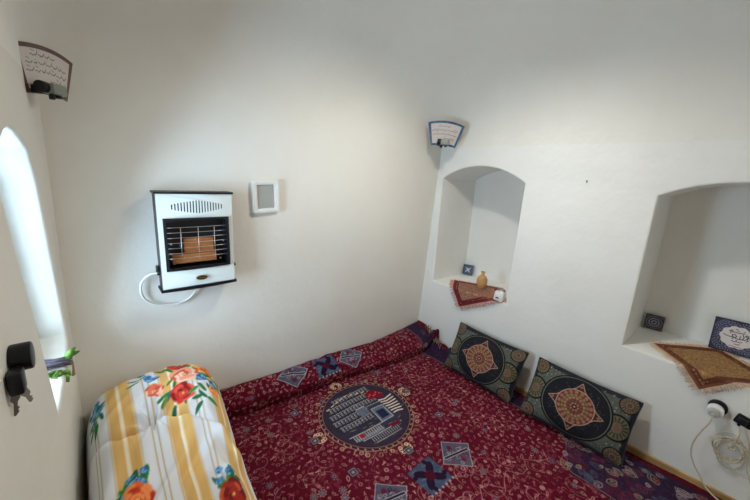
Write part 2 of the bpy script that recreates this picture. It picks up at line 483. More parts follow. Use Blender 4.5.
# dense small motifs on a jittered lattice
st = .038
for j in range(int(CL / st) + 1):
    for i in range(int(1.35 / st) + 1):
        x = (i + .5 * (j % 2) + RNG.uniform(-.25, .25)) * st; y = (j + RNG.uniform(-.25, .25)) * st
        kd = RNG.choice([0, 1, 1, 1, 2, 3, 3, 6, 6, 6]); s = RNG.uniform(.008, .0145); a = RNG.uniform(0, 6.3)
        if RNG.rand() < .03: kd, s = 5, .021
        col = [CRM, (150, 96, 96), (176, 130, 118), PNK, (160, 136, 112)][RNG.randint(5)]; c2 = [NVY, DRK, (110, 24, 46), DRK, CRM][RNG.randint(5)]
        motif(kd, AX - x, y, s, a, col, c2); motif(kd, AX + x, y, s, PI - a, col, c2)
for k in range(3000):
    x, y = RNG.uniform(0, CW), RNG.uniform(0, CL)
    pt.disc(x, y, RNG.uniform(.002, .0042), [CRM, PNK, (74, 50, 66), (150, 116, 100)][k % 4], .7)
# big medallion with the domed courtyard picture
mx_, my_ = wx(1.235), wy(1.365)
R0 = .312
for k in range(28):
    a = 2 * PI * k / 28; motif([0, 4, 2, 1][k % 4], mx_ + (R0 + .012) * math.cos(a), my_ + (R0 + .012) * math.sin(a), .016, a, (196, 178, 128), (120, 50, 50))
for a in (0, PI / 2, PI, 3 * PI / 2):
    cx_, cy_ = mx_ + (R0 + .035) * math.cos(a), my_ + (R0 + .035) * math.sin(a)
    for q in range(9): pt.ring(cx_ + .030 * math.cos(a + (q - 4) * .55), cy_ + .030 * math.sin(a + (q - 4) * .55), .010, .006, (206, 186, 148))
    pt.disc(cx_, cy_, .012, (90, 20, 40))
pt.disc(mx_, my_, R0 - .012, (62, 18, 38)); pt.ring(mx_, my_, R0 - .012, .005, (150, 130, 100)); pt.ring(mx_, my_, R0 - .034, .005, (120, 104, 90))
for k in range(44):
    a = 2 * PI * k / 44; pt.ell(mx_ + (R0 - .022) * math.cos(a), my_ + (R0 - .022) * math.sin(a), .008, .004, a + .8, (200, 176, 128), al=.8)
# the picture is drawn in its own rotated frame (its buildings lean towards the far wall)
ang = math.radians(-3)
def mp(u, v):
    return (mx_ + u * math.cos(ang) - v * math.sin(ang), my_ + u * math.sin(ang) + v * math.cos(ang))
def mpoly(pts, col, al=1): pt.poly([mp(*p) for p in pts], col, al)
def mline(pts, t, col, al=1): pt.line([mp(*p) for p in pts], t, col, al)
def mrect(a, b, c, d, col): mpoly([(a, b), (c, b), (c, d), (a, d)], col)
mpoly([(.268 * math.cos(q * PI / 24), .268 * math.sin(q * PI / 24)) for q in range(48)], (46, 40, 54))
for k in range(150):
    a, r = RNG.uniform(0, 6.28), RNG.uniform(.05, .25); u, v = r * math.cos(a), r * math.sin(a)
    mline([(u, v), (u + RNG.uniform(.01, .035), v + RNG.uniform(-.004, .004))], .004, [(120, 116, 116), (84, 84, 100), (150, 138, 120), (90, 40, 50)][k % 4], .8)
for r_ in range(5):                        # rows of arcades
    v = .165 - r_ * .058
    half = math.sqrt(max(.0, .235 ** 2 - (abs(v) + .02) ** 2))
    x_ = -half + .01
    mrect(-half, v - .004, half * .9, v + .004, (34, 34, 50))
    while x_ < half - .10 * (r_ > 0):
        mrect(x_, v + .007, x_ + .011, v + .036, (160, 156, 150)); mrect(x_ + .004, v + .008, x_ + .008, v + .028, (34, 32, 48))
        mline([(x_ - .003, v + .043), (x_ + .0055, v + .047), (x_ + .014, v + .043)], .005, (166, 160, 150))
        x_ += .0235
for q in range(9): mline([(-.20 + q * .04, .205 - abs(q - 4) * .012), (-.18 + q * .04, .21 - abs(q - 4) * .012)], .008, (206, 186, 150))
mrect(.02, -.15, .145, .03, (48, 50, 68)); mrect(.035, -.12, .125, .0, (92, 98, 116)); mrect(.05, -.10, .11, -.03, (30, 34, 60))
mline([(.035, -.12), (.125, -.12), (.125, .0), (.035, .0), (.035, -.12)], .005, (176, 172, 160))
mrect(-.05, -.02, .015, .05, (90, 96, 112)); mline([(-.05, .05), (.015, .05)], .006, (190, 184, 168))
mrect(-.18, -.17, .02, -.145, (94, 100, 116)); mrect(-.12, -.205, .10, -.185, (40, 42, 60))
for q in range(7):                         # pale fan of rays on the right
    mline([(.135 + q * .002, .045 - q * .024), (.18, .035 - q * .022), (.245 - .002 * q * q * .4, .05 - q * .026)], .010, (214, 196, 178))
mpoly([(.09, .08), (.20, .06), (.19, .12), (.14, .165), (.08, .14)], (120, 16, 34))
for q in range(6): pt.disc(*mp(.10 + .017 * q, .11 + .012 * math.sin(q * 2)), .006, (206, 90, 96))
for q in range(13):
    mrect(-.19 + q * .016, -.165, -.182 + q * .016, -.125, (150, 146, 144)); mrect(-.10 + q * .016, -.215, -.094 + q * .016, -.182, (140, 134, 130))
mline([(-.21, -.12), (.03, -.12)], .006, (176, 166, 150)); mline([(-.15, -.176), (.14, -.176)], .006, (170, 160, 150)); mline([(-.09, -.224), (.10, -.224)], .005, (160, 150, 140))
mrect(-.15, -.155, -.12, -.125, (140, 24, 44)); mrect(.06, -.185, .13, -.16, (110, 20, 40))
# diamonds before and behind the medallion
def blue_diamond(x, y, a, b):
    pt.rect(x - a, y - a, x + a, y + a, (60, 74, 96))
    for k in range(60):
        x1, y1 = x + RNG.uniform(-a, a) * .9, y + RNG.uniform(-a, a) * .9
        pt.line([(x1 - .012, y1), (x1 + .012, y1)], .003, (104, 118, 138), .6)
    for k in range(4):
        an = PI / 4 + k * PI / 2
        pt.ell(x + .040 * math.cos(an), y + .040 * math.sin(an), .044, .021, an, (34, 14, 36))
        pt.ell(x + .078 * math.cos(an + .3), y + .078 * math.sin(an + .3), .020, .012, an + 1.0, (34, 14, 36))
    pt.disc(x, y, .028, (70, 10, 32))
    for k in range(7): pt.disc(x - a + k * a / 3, y - a, .007, (160, 148, 148))
def leaf_diamond(x, y, s, fl):
    base = [(-s, 0), (-s * .45, s * .5), (0, s * .95), (s * .45, s * .5), (s, 0), (s * .45, -s * .5), (0, -s * .95), (-s * .45, -s * .5)]
    pt.poly([(x + u, y + v) for u, v in base], (78, 80, 94))
    for k in range(46):
        an, r = RNG.uniform(0, 6.28), RNG.uniform(.1, .6) * s
        pt.ring(x + r * math.cos(an), y + r * math.sin(an), RNG.uniform(.005, .011), .003, [(40, 32, 60), (160, 156, 160), (110, 30, 60)][k % 3])
    pt.disc(x, y + s * .45, s * .12, (96, 20, 44)); pt.disc(x, y - s * .45, s * .12, (110, 22, 50))
    pt.line([(x + u, y + v) for u, v in base + base[:1]], .004, (170, 164, 166))
    a_, b_ = (x - s * .66, y + s * .16), (x + s * .66, y - s * .16)
    pt.line([a_, b_], .020, (176, 170, 172)); pt.line([a_, b_], .012, (30, 16, 30))
for sy in (.815, 1.93):
    blue_diamond(wx(1.205), wy(sy), .083, .10)
    leaf_diamond(wx(.955), wy(sy + .035), .112, 1); leaf_diamond(wx(1.425), wy(sy - .005), .112, 1)
for dx, dy in ((-.38, 0), (0, -.37), (.36, -.30), (-.33, -.29), (.36, .30), (-.36, .28), (.37, 0)):
    x, y = mx_ + dx, my_ + dy
    pt.rect(x - .026, y - .026, x + .026, y + .026, (50, 40, 60)); pt.line([(x - .018, y - .018), (x + .018, y - .018), (x + .018, y + .018), (x - .018, y + .018), (x - .018, y - .018)], .004, (150, 140, 140))
    pt.rect(x - .008, y - .008, x + .008, y + .008, (150, 140, 140))
# cream cartouche line across the near field
zz = [(wx(1.0 + .05 * k), wy(.66 + .035 * math.sin(k * 1.9) - .01 * k)) for k in range(18)]
pt.line(zz, .0045, (180, 140, 130), .7)
# navy border band with large cream palmettes along the right-hand edge
Xg, Yg = np.meshgrid(pt.x, pt.y)
wyg = Yg + CY0
def sst(a, b, x):
    t = np.clip((x - a) / (b - a), 0, 1); return t * t * (3 - 2 * t)
xb = 1.80 + .30 * sst(.34, .52, wyg)
band = (Xg + CX0 - xb)
k_ = np.clip(.5 + band / .01, 0, 1)[..., None] * .84
keep = pt.a.copy()
pt.a = pt.a * (1 - k_) + np.array((36, 30, 54)) / 255 * k_
ln = (np.abs(band - .012) < .003)[..., None]
pt.a = np.where(ln, np.array((120, 90, 90)) / 255, pt.a)
for k in range(210):
    x, y = RNG.uniform(1.80, 2.23), RNG.uniform(-.3, .48) if k < 150 else RNG.uniform(.48, 2.1)
    if y > .5 and x < 2.13: continue
    r = RNG.uniform(.010, .032); a = RNG.uniform(0, 6.3); c = [(150, 134, 132), (104, 44, 62), (70, 76, 96), (96, 20, 42), (150, 134, 108)][k % 5]
    pt.ell(wx(x), wy(y), r, r * .55, a, c, t=.0045); pt.ell(wx(x), wy(y), r * .5, r * .2, a, c, al=.7)
    curl(wx(x), wy(y), r * 1.3, a, .7, .005, c, .8)
# outermost crimson guard strip
ex = np.clip(.5 + (Xg + CX0 - 2.235) / .006, 0, 1)[..., None]
pt.a = pt.a * (1 - ex) + (keep * .35 + np.array((78, 12, 30)) / 255 * .65) * ex
# sheet: flat on the floor, then a padded fold that climbs the far wall
S, T = Xg + CX0, Yg + CY0
def interp(x, xs, ys): return np.interp(x, xs, ys)
yb_ = interp(S, [-.2, .5, 1.0, 1.35, 1.85, 2.3], [1.86, 1.835, 1.765, 1.745, 1.665, 1.64])
top = interp(S, [-.2, .52, .7, .9, 1.26, 1.7, 2.06, 2.3], [.20, .195, .176, .168, .168, .128, .145, .175])
D = (1.882 - yb_)
Lr = (top + D) * .9 + .02
q = np.clip((T - yb_) / Lr, 0, None)
qa = np.clip(q, 0, 1) * PI / 2
Y3 = np.where(T <= yb_, T, yb_ + D * (1 - np.cos(qa) ** 1.15) - .045 * np.sin(2 * qa) * (1 - q.clip(0, 1)))
Z3 = np.where(T <= yb_, 0, top * np.sin(qa) ** .85)
over = np.clip(q - 1, 0, None)                      # the tail is tucked down behind the fold
Y3 = np.where(q > 1, np.minimum(1.882 + .004 * over, 1.884), Y3); Z3 = np.where(q > 1, top - np.minimum(over * Lr, .05), Z3)
X3 = S.copy()
# wrinkles in the fold and slight unevenness of the flat part
fold = np.clip(q, 0, 1) * np.clip(1.2 - q, 0, 1) * (T > yb_)
wr_ = np.sin(S * 23 + 3 * np.sin(S * 5) + T * 14) * .5 + np.sin(S * 51 + T * 31) * .3 + np.sin(S * 9 - T * 9)
Y3 -= np.abs(fold * wr_ * .026); Z3 += fold * wr_ * .008
flat = (T <= yb_)
und = .0045 * (np.sin(S * 7 + T * 3) + np.sin(T * 9 - S * 4) + np.sin(S * 17 + T * 13) * .5) + .0095
Z3 += np.where(flat, und * np.clip((yb_ - T) / .12, 0, 1), 0)
# the right edge: rises into a rumpled heap in the far corner, falls to the floor beside the baseboard elsewhere
near_wall = np.clip((S - 2.18) / .10, 0, 1) * (T < 1.45)
Z3 -= near_wall * .018
heap = np.exp(-((S - 2.26) / .07) ** 2) * np.exp(-((T - 1.68) / .14) ** 2)
Z3 += heap * .11 * (1 + .35 * np.sin(T * 60 + S * 40)) * (q < .5)
heap2 = np.exp(-((S - 2.24) / .08) ** 2) * np.exp(-((T - 1.46) / .07) ** 2)
Z3 += heap2 * .055 * (1 + .3 * np.sin(T * 70))
Z3 = np.maximum(Z3, FZ + .012)
Y3 = np.minimum(Y3, 1.9 - .05 * np.maximum(Z3, 0) - .008)
X3 = np.clip(X3, -.105 + .05 * (Y3 - 1.9) + .018 * Z3 + .008, XR - .016)
car = grid_mesh('carpet', np.stack([X3, Y3, Z3], -1), pt.a, M['carpet'])
sd = car.modifiers.new('thickness', 'SOLIDIFY'); sd.thickness = .006; sd.offset = -1
tag(car, 'large crimson patterned carpet covering the floor and folded up against the far wall', 'carpet')
# rumpled tasselled edge in the far corner
bm = bmesh.new()
for k in range(48):
    t = k / 47
    y = 1.74 - .26 * t + RNG.uniform(-.01, .01); z = .205 - .17 * t ** .8 + RNG.uniform(-.01, .012)
    p0 = Vector((2.262 + RNG.uniform(-.02, .015), y, max(z, .03)))
    d = Vector((-.022 + RNG.uniform(-.012, .005), -.012 + RNG.uniform(-.01, .01), -.035 + RNG.uniform(-.01, .01)))
    add_tube(bm, [p0, p0 + d * .5 + Vector((-.006, 0, .002)), p0 + d], .0032, 5)
o = bm_obj('fringe', bm, M['twig'], car, smooth=True); o['kind'] = 'stuff'; o['label'] = 'pale knotted tassels along the rumpled corner edge'

# ------------------------------------------------------------------ cushions against the right wall
def cushion_paint(seed):
    W, Hh = .56, .37
    p = Paint(W, Hh, .0026, (30, 31, 40)); rs = np.random.RandomState(seed)
    cx, cy = W / 2, Hh / 2
    SG, OL, RO, IV, BK = (80, 84, 76), (110, 100, 72), (130, 86, 74), (172, 144, 118), (14, 14, 18)
    p.rect(.022, .014, W - .024, Hh - .026, SG)
    for k in range(520):
        p.disc(rs.uniform(.02, W - .02), rs.uniform(.02, Hh - .02), rs.uniform(.002, .004), [(60, 68, 66), (120, 120, 100), (44, 50, 56)][k % 3])
    for k in range(120):
        x, y, r = rs.uniform(.02, W - .02), rs.uniform(.02, Hh - .02), rs.uniform(.006, .011)
        p.ring(x, y, r, .003, (70, 80, 78), .8); p.disc(x, y, r * .4, (150, 146, 118))
    def rosette(x, y, r, c1, c2):
        p.disc(x, y, r, BK); p.disc(x, y, r * .86, c1)
        for q in range(16):
            a = q * PI / 8; p.ell(x + r * .62 * math.cos(a), y + r * .62 * math.sin(a), r * .2, r * .07, a, (60, 56, 46))
        p.ring(x, y, r * .42, .004, (64, 58, 48)); p.disc(x, y, r * .25, c2)
    for sx in (0, 1):
        rosette(sx * W + (.040 if sx == 0 else -.066), cy, .074, (100, 94, 68), (112, 76, 66))
        for sy in (0, 1): rosette(sx * W + (.036 - .082 * sx), sy * Hh + (.030 - .072 * sy), .050, (116, 94, 72), (84, 56, 54))
    p.ell(cx, cy, .192, .180, 0, BK); p.ell(cx, cy, .180, .169, 0, (110, 110, 104), t=.004); p.ell(cx, cy, .172, .161, 0, (22, 22, 30))
    for k in range(260):
        a, r = rs.uniform(0, 6.28), rs.uniform(.3, .97)
        p.disc(cx + .168 * r * math.cos(a), cy + .142 * r * math.sin(a), .0024, [(78, 70, 74), (96, 92, 92)][k % 2], .7)
    # pointed lozenge medallion
    tips = [(cx - .135, cy + .085), (cx + .135, cy - .085), (cx + .03, cy + .128), (cx - .03, cy - .128)]
    out = []
    for k in range(64):
        a = 2 * PI * k / 64; r = .098
        out.append((cx + 1.02 * r * math.cos(a), cy + r * math.sin(a)))
    for (tx, ty) in ((-.132, .0), (.132, .0), (.0, .132), (-.0, -.132)):
        an = math.atan2(ty, tx)
        w = .05
        b1 = (cx + .10 * math.cos(an + .55), cy + .09 * math.sin(an + .55)); b2 = (cx + .10 * math.cos(an - .55), cy + .09 * math.sin(an - .55))
        tp = (cx + tx * 1.12, cy + ty * 1.12); m1 = (cx + .108 * math.cos(an + .22), cy + .108 * math.sin(an + .22)); m2 = (cx + .108 * math.cos(an - .22), cy + .108 * math.sin(an - .22))
        p.poly([b1, m1, tp, m2, b2], (60, 28, 30)); p.line([b1, m1, tp, m2, b2], .0045, IV)
        p.disc(cx + tx * .93, cy + ty * .93, .008, RO)
    p.poly(out, (84, 40, 38)); p.line(out + out[:1], .005, IV)
    for rr, n, sz, col in ((.084, 18, .0125, (150, 98, 80)), (.066, 18, .0115, (128, 104, 72)), (.05, 16, .010, (152, 112, 76)), (.034, 12, .0085, (118, 66, 60)), (.02, 8, .007, (150, 118, 82))):
        for k in range(n):
            a = 2 * PI * k / n; p.disc(cx + rr * math.cos(a), cy + rr * math.sin(a), sz, col); p.ring(cx + rr * math.cos(a), cy + rr * math.sin(a), sz * .85, .0022, (60, 30, 32), .6)
    p.disc(cx, cy, .012, (70, 24, 44)); p.disc(cx, cy, .005, IV)
    return p
def make_cushion(name, label, seed, loc, rot, group):
    t = thing(name, label, 'cushion', loc, rot, group)
    p = cushion_paint(seed); W, Hh = p.w, p.h
    X, Y = np.meshgrid(p.x, p.y)
    u, v = X / W * 2 - 1, Y / Hh * 2 - 1
    prof = (1 - np.abs(u) ** 2.6).clip(0) ** .55 * (1 - np.abs(v) ** 2.6).clip(0) ** .55
    prof += .04 * np.sin(u * 5 + seed) * np.sin(v * 4 + 1) * (1 - u * u) * (1 - v * v)
    pull = 1 - .045 * (1 - v * v) * np.abs(u) ** 3; pullv = 1 - .06 * (1 - u * u) * np.abs(v) ** 3
    PX = (X - W / 2) * pull; PZ = Y * 1.0; PZ = Hh / 2 + (Y - Hh / 2) * pullv
    th = .072
    F = np.stack([PX, -th * prof, PZ], -1); B = np.stack([PX, th * .8 * prof, PZ], -1)[:, ::-1]
    bc = np.broadcast_to(np.array((34, 35, 46)) / 255, B.shape)
    grid_mesh('cover', F, p.a, M['tapestry'], t, extra=[(B, bc)])
    # piping round the seam
    bm = bmesh.new(); ring = []
    ny, nx = X.shape
    edge = [(0, i) for i in range(0, nx, 8)] + [(j, nx - 1) for j in range(0, ny, 8)] + [(ny - 1, i) for i in range(nx - 1, -1, -8)] + [(j, 0) for j in range(ny - 1, -1, -8)]
    add_tube(bm, [tuple(F[j, i]) for j, i in edge] + [tuple(F[0, 0])], .005, 6)
    o = bm_obj('piping', bm, M['piping'], t, smooth=True)
    return t
GC = 'tapestry cushions leaning on the right wall'
# local frame: +x along the wall towards the room's front, -y faces the room, z up
make_cushion('cushion', 'dark tapestry cushion leaning under the small vase niche, nearer the corner', 3, (2.075, 1.112, .022), (math.radians(-25), math.radians(1.5), math.radians(-90)), GC)
make_cushion('cushion', 'dark tapestry cushion leaning between the two niches, farther from the corner', 8, (2.055, .468, .026), (math.radians(-28), math.radians(2.5), math.radians(-87)), GC)

# ------------------------------------------------------------------ the folded quilt in the left corner
QA, QB, QH = .275, .475, .480
QCX, QCY = .178, 1.41
def arcprof(e, n, half, high):
    """superellipse profile by arc length: returns s -> (pos in -1..1, height factor 0..1)"""
    th = np.linspace(0, PI / 2, 400)
    px = np.abs(np.sin(th)) ** (2 / e); pz = np.abs(np.cos(th)) ** (2 / n)
    d = np.hypot(np.diff(px * half), np.diff(pz * high)); L = np.concatenate([[0], np.cumsum(d)])
    return L, px, pz
Lx, fx, fzx = arcprof(4.2, 4.2, QA, QH); Ly, fy, fzy = arcprof(5, 5, QB, QH)
QW, QL = 2 * Lx[-1], 2 * Ly[-1]
# where a print lands: helper from world (x, y) on top to cloth coordinates
def cloth(x, y):
    a = (x - QCX) / QA; b = (y - QCY) / QB
    return (QW / 2 + math.copysign(np.interp(abs(a), fx, Lx) / Lx[-1] * QW / 2, a), QL / 2 + math.copysign(np.interp(abs(b), fy, Ly) / Ly[-1] * QL / 2, b))
qp = Paint(QW, QL, .0048, (226, 227, 232))
OC = (220, 176, 106)
for wx_ in (-.145, .030, .225, .410, .60):
    bx = cloth(wx_, 1.4)[0] if abs(wx_ - QCX) < QA else (QW / 2 + (wx_ - QCX) * 1.0)
    if wx_ > .5: bx = cloth(.410, 1.4)[0] + .19
    if wx_ < -.1: bx = cloth(.030, 1.4)[0] - .37
    qp.rect(bx - .042, 0, bx + .042, QL, OC); qp.rect(bx - .006, 0, bx + .006, QL, (244, 232, 208))
    for e in (-.046, .046): qp.rect(bx + e - .002, 0, bx + e + .002, QL, (206, 170, 110))
for wx_ in (-.055, .130, .318):
    bx = cloth(wx_, 1.4)[0]
    for e in (-.010, .010): qp.rect(bx + e - .0026, 0, bx + e + .0026, QL, (186, 166, 128))
def petal_flower(x, y, r, cols, seed):
    rs = np.random.RandomState(seed)
    for ringr, n, sz in ((.78, 9, .36), (.5, 7, .34), (.22, 5, .26)):
        for k in range(n):
            a = 2 * PI * k / n + rs.uniform(-.2, .2); c = cols[rs.randint(len(cols))]
            qp.ell(x + r * ringr * math.cos(a), y + r * ringr * math.sin(a), r * sz, r * sz * .72, a + PI / 2, c)
            qp.ell(x + r * (ringr - .12) * math.cos(a), y + r * (ringr - .12) * math.sin(a), r * sz * .5, r * sz * .25, a + PI / 2, cols[0], al=.7)
    qp.disc(x, y, r * .12, (240, 190, 90))
def leaf(x, y, l, a, col):
    qp.ell(x + l / 2 * math.cos(a), y + l / 2 * math.sin(a), l / 2, l * .17, a, col)
    qp.line([(x, y), (x + l * math.cos(a), y + l * math.sin(a))], .003, (40, 90, 50))
RED = [(150, 24, 30), (206, 54, 44), (226, 88, 70)]; COR = [(206, 90, 70), (240, 160, 130), (250, 206, 186)]; ORG = [(214, 92, 30), (240, 140, 50), (250, 176, 90)]
BLU = [(30, 90, 160), (70, 150, 205), (150, 200, 226)]; GRs = [(40, 120, 64), (70, 150, 70), (30, 100, 80), (120, 140, 50)]
def bouquet(x, y, s, seed, flip=1):
    rs = np.random.RandomState(seed)
    for k in range(44):
        a = rs.uniform(0, 6.28); r = rs.uniform(.02, .15) * s
        leaf(x + r * math.cos(a), y + r * 1.1 * math.sin(a), rs.uniform(.03, .055) * s, a + rs.uniform(-.6, .6), GRs[rs.randint(4)])
    petal_flower(x, y, .052 * s, COR, seed + 1)
    petal_flower(x + .085 * s * flip, y + .045 * s, .042 * s, ORG, seed + 2)
    petal_flower(x - .02 * s * flip, y - .095 * s, .042 * s, RED, seed + 3)
    petal_flower(x - .01 * s, y + .09 * s, .036 * s, RED, seed + 4)
    petal_flower(x - .105 * s * flip, y - .045 * s, .030 * s, [(206, 84, 60), (232, 120, 90), (246, 190, 160)], seed + 5)
    petal_flower(x + .10 * s * flip, y - .10 * s, .026 * s, ORG, seed + 8); petal_flower(x + .035 * s * flip, y + .10 * s, .03 * s, ORG, seed + 9)
    for dx, dy, r in ((.06, -.03, .022), (-.105, .03, .024), (.11, -.06, .024), (-.12, .06, .016)): petal_flower(x + dx * s * flip, y + dy * s, r * s, BLU, seed + 6)
    for k in range(6):
        a = -PI / 2 + rs.uniform(-.5, .5); leaf(x + .05 * s * flip + rs.uniform(-.02, .02), y - .07 * s - k * .017 * s, .045 * s, a + (-1) ** k * .9, GRs[k % 3])
def spray(x, y, s, cols, seed):
    rs = np.random.RandomState(seed)
    for k in range(12):
        a = rs.uniform(.6, 2.6); leaf(x + rs.uniform(-.02, .02), y + rs.uniform(-.02, .02), rs.uniform(.05, .09) * s, a, GRs[rs.randint(4)])
    for k in range(7): petal_flower(x + rs.uniform(-.05, .05) * s, y + rs.uniform(-.03, .11) * s, .016 * s, BLU, seed + k)
    petal_flower(x, y - .03 * s, .062 * s, cols, seed)
Xq, Yq = np.meshgrid(qp.x - QW / 2, qp.y - QL / 2)
sx = np.clip(np.abs(Xq) / (QW / 2), 0, 1) * Lx[-1]; sy = np.clip(np.abs(Yq) / (QL / 2), 0, 1) * Ly[-1]
ux = np.interp(sx, Lx, fx) * np.sign(Xq); zx = np.interp(sx, Lx, fzx)
uy = np.interp(sy, Ly, fy) * np.sign(Yq); zy = np.interp(sy, Ly, fzy)
bouquet(*cloth(.285, 1.625), 1.2, 5)
spray(*cloth(.035, 1.16), .9, [(190, 50, 24), (226, 96, 40), (240, 140, 80)], 31)
spray(*cloth(.345, 1.02), .9, [(120, 20, 24), (170, 44, 34), (206, 90, 50)], 47)
for k in range(5):
    x_, y_ = cloth(-.06 + .012 * (k % 3), 1.60 + .022 * k); petal_flower(x_, y_, .026, BLU, 60 + k); leaf(x_, y_ - .03, .05, 3.6 + k * .7, GRs[k % 4])
for k in range(4): leaf(*cloth(-.075 + .01 * k, 1.72 - .05 * k), .06, 1.2 + k, [(150, 150, 50), (40, 120, 64)][k % 2])
# shape: puffy lobes either side of a pinched crease, soft folds
xw = QCX + QA * ux; yw = QCY + QB * uy
zt = np.minimum(zx, 1) * np.minimum(zy, 1)
slope = 1 - .12 * np.clip((1.75 - yw) / .75, 0, 1)
puffy = .035 * np.cos((yw - 1.63) * PI / .46) * np.cos((xw - .2) * PI / .75)
cl = np.interp(xw, [-.1, .06, .17, .25, .36, .45], [1.50, 1.405, 1.435, 1.42, 1.34, 1.30])
crease = np.exp(-np.abs(yw - cl) / .020) * (.060 * np.exp(-((xw - .12) / .17) ** 2) + .020)
shoulder = .026 * np.exp(-((yw - cl + .06) / .045) ** 2)
pin = np.exp(-(np.hypot(xw - .13, yw - 1.42) / .12) ** 2)
ra = np.arctan2(yw - 1.42, xw - .13)
folds = .018 * pin * np.sin(ra * 9) * np.clip(np.hypot(xw - .13, yw - 1.42) / .04, 0, 1)
rip = .0035 * np.sin(xw * 70 - yw * 40 + 3 * np.sin(yw * 14)) + .009 * np.sin(xw * 46 + 5 * np.sin(yw * 8)) * np.clip((1.40 - yw) / .2, 0, 1) + .003 * np.sin(yw * 38 + xw * 17)
tuck = .036 * np.exp(-(np.hypot((xw - .42) / .07, (yw - 1.16) / .13)) ** 2) * np.sin((xw - .3) * 60 + yw * 22)
zq = QH * zt * slope + (puffy - crease + shoulder + folds + rip + tuck) * np.clip(zt * 1.6, 0, 1)
zq = np.maximum(zq, .0) + .022
lat = 1 + .05 * np.sin(zq * 11) * (1 - zt)
xw2 = QCX + (xw - QCX) * lat - .018 * np.exp(-np.abs(yw - cl) / .04) * ux * (1 - zt); yw2 = yw + .0 * yw
xw2 = xw2 - .055 * np.clip((1.62 - yw) / .5, 0, 1) * np.clip((xw - .05) / .35, 0, 1)
xw2 = np.maximum(xw2, -.105 + .05 * (yw2 - 1.9) + .018 * zq + .006)
yw2 = np.minimum(yw2, yb(.5) - .004)
qu = grid_mesh('quilt', np.stack([xw2, yw2, zq], -1), qp.a, M['cotton'])
tag(qu, 'thick folded cotton quilt with ochre stripes and bright flowers, in the left corner', 'quilt')

# ------------------------------------------------------------------ gas wall heater
ht = thing('wall_heater', 'white gas wall heater with black glass-less burner window and round oval badge', 'heater', (.41, 1.84, .90))
ht['label'] = 'white gas heater with black wire-guarded burner opening, hung on the back wall'
hw, hh = .327, .472
def H3(a, b, d):     # heater coordinates: a across, b up, d behind the front face
    bow = .012 * (1 - ((a - hw / 2) / (hw / 2)) ** 2)
    return (a - hw / 2, -.092 - bow + d, b)
slots = []
for k in range(18):
    x = .060 + k * .0126; hgt = .012 + .020 * (1 - abs(k - 8.5) / 8.5) ** .8
    zc = .402
    slots.append(rrect(x - .0028, zc - hgt, x + .0028, zc + hgt, .0026, 2))
bx0, bx1, bz0, bz1 = .020, .306, .100, .350
outer = [(hw * k / 16, 0.012) for k in range(17)] + [(hw * k / 16, hh - .01) for k in range(16, -1, -1)]
hole = [(bx0 + (bx1 - bx0) * k / 12, bz0) for k in range(13)] + [(bx0 + (bx1 - bx0) * k / 12, bz1) for k in range(12, -1, -1)]
bm = bmesh.new(); add_plate(bm, [outer, hole] + slots, .004, H3)
front = bm_obj('front_panel', bm, M['enamel'], ht, angle=40)
for x in (-hw / 2 + .002, hw / 2 - .002):
    bm = bmesh.new(); add_box(bm, (x, -.05, hh / 2), (.004, .082, hh - .02)); bm_obj('side_panel', bm, M['blackmetal'], ht)
bm = bmesh.new()
add_plate(bm, [[(x * (hw + .012) / 16 - .006, 0) for x in range(17)] + [(hw + .006, .001)] + [(-.006, .001)]], .09, lambda a, b, d: H3(min(max(a, -.006), hw + .006), hh - .010 + b * 9, d - .008))
bm_obj('top_trim', bm, M['blackmetal'], ht)
bm = bmesh.new()
add_plate(bm, [[(x * (hw + .016) / 16 - .008, 0) for x in range(17)] + [(hw + .008, .001)] + [(-.008, .001)]], .09, lambda a, b, d: H3(min(max(a, -.008), hw + .008), b * 12, d - .010))
bm_obj('bottom_trim', bm, M['blackmetal'], ht)
# slot backing and firebox
bm = bmesh.new(); add_box(bm, (0, -.078, .402), (.26, .002, .075)); bm_obj('vent_backing', bm, M['near_black'], ht)
bm = bmesh.new(); add_plate(bm, [[(x, z) for x, z in hole], rrect(bx0 + .012, bz0 + .012, bx1 - .012, bz1 - .012, .008)], .012, lambda a, b, d: H3(a, b, d - .008))
bm_obj('burner_frame', bm, M['blackmetal'], ht, angle=40)
bm = bmesh.new()
cxb = 0; y0, y1 = -.088, -.012
for c, s in (((0, y1, (bz0 + bz1) / 2), (bx1 - bx0, .004, bz1 - bz0)), ((0, (y0 + y1) / 2, bz0 + .002), (bx1 - bx0, y1 - y0, .004)), ((0, (y0 + y1) / 2, bz1 - .002), (bx1 - bx0, y1 - y0, .004)),
             ((bx0 - hw / 2 + .002, (y0 + y1) / 2, (bz0 + bz1) / 2), (.004, y1 - y0, bz1 - bz0)), ((bx1 - hw / 2 - .002, (y0 + y1) / 2, (bz0 + bz1) / 2), (.004, y1 - y0, bz1 - bz0))):
    add_box(bm, c, s)
bm_obj('firebox', bm, M['near_black'], ht)
bm = bmesh.new(); add_box(bm, (.015, -.030, .205), (.135, .030, .07), .003); bm_obj('ceramic_burner', bm, M['ceramic'], ht)
bm = bmesh.new(); add_box(bm, (-.012, -.045, .145), (.200, .040, .044), .003); bm_obj('ceramic_burner', bm, M['ceramic'], ht)
bm = bmesh.new()
for x in (.088, .162, .235):
    add_tube(bm, [H3(x, bz0 + .05, .0), H3(x, bz1 - .045, .0)], .0016, 6)
for k in range(7):
    z = bz0 + .06 + k * .0245
    add_tube(bm, [H3(.030 + (hw - .064) * t / 10, z, .0 - .002) for t in range(11)], .0013, 6)
bm_obj('wire_guard', bm, M['wire'], ht, smooth=True)
for x, z in ((.052, .222), (.288, .222), (.06, .125), (.27, .13)):
    bm = bmesh.new(); add_cyl(bm, (x - hw / 2, -.060, z), .004, .006, 'Y', 12); bm_obj('screw', bm, M['wire'], ht)
bm = bmesh.new()
bm_b = bmesh.new()
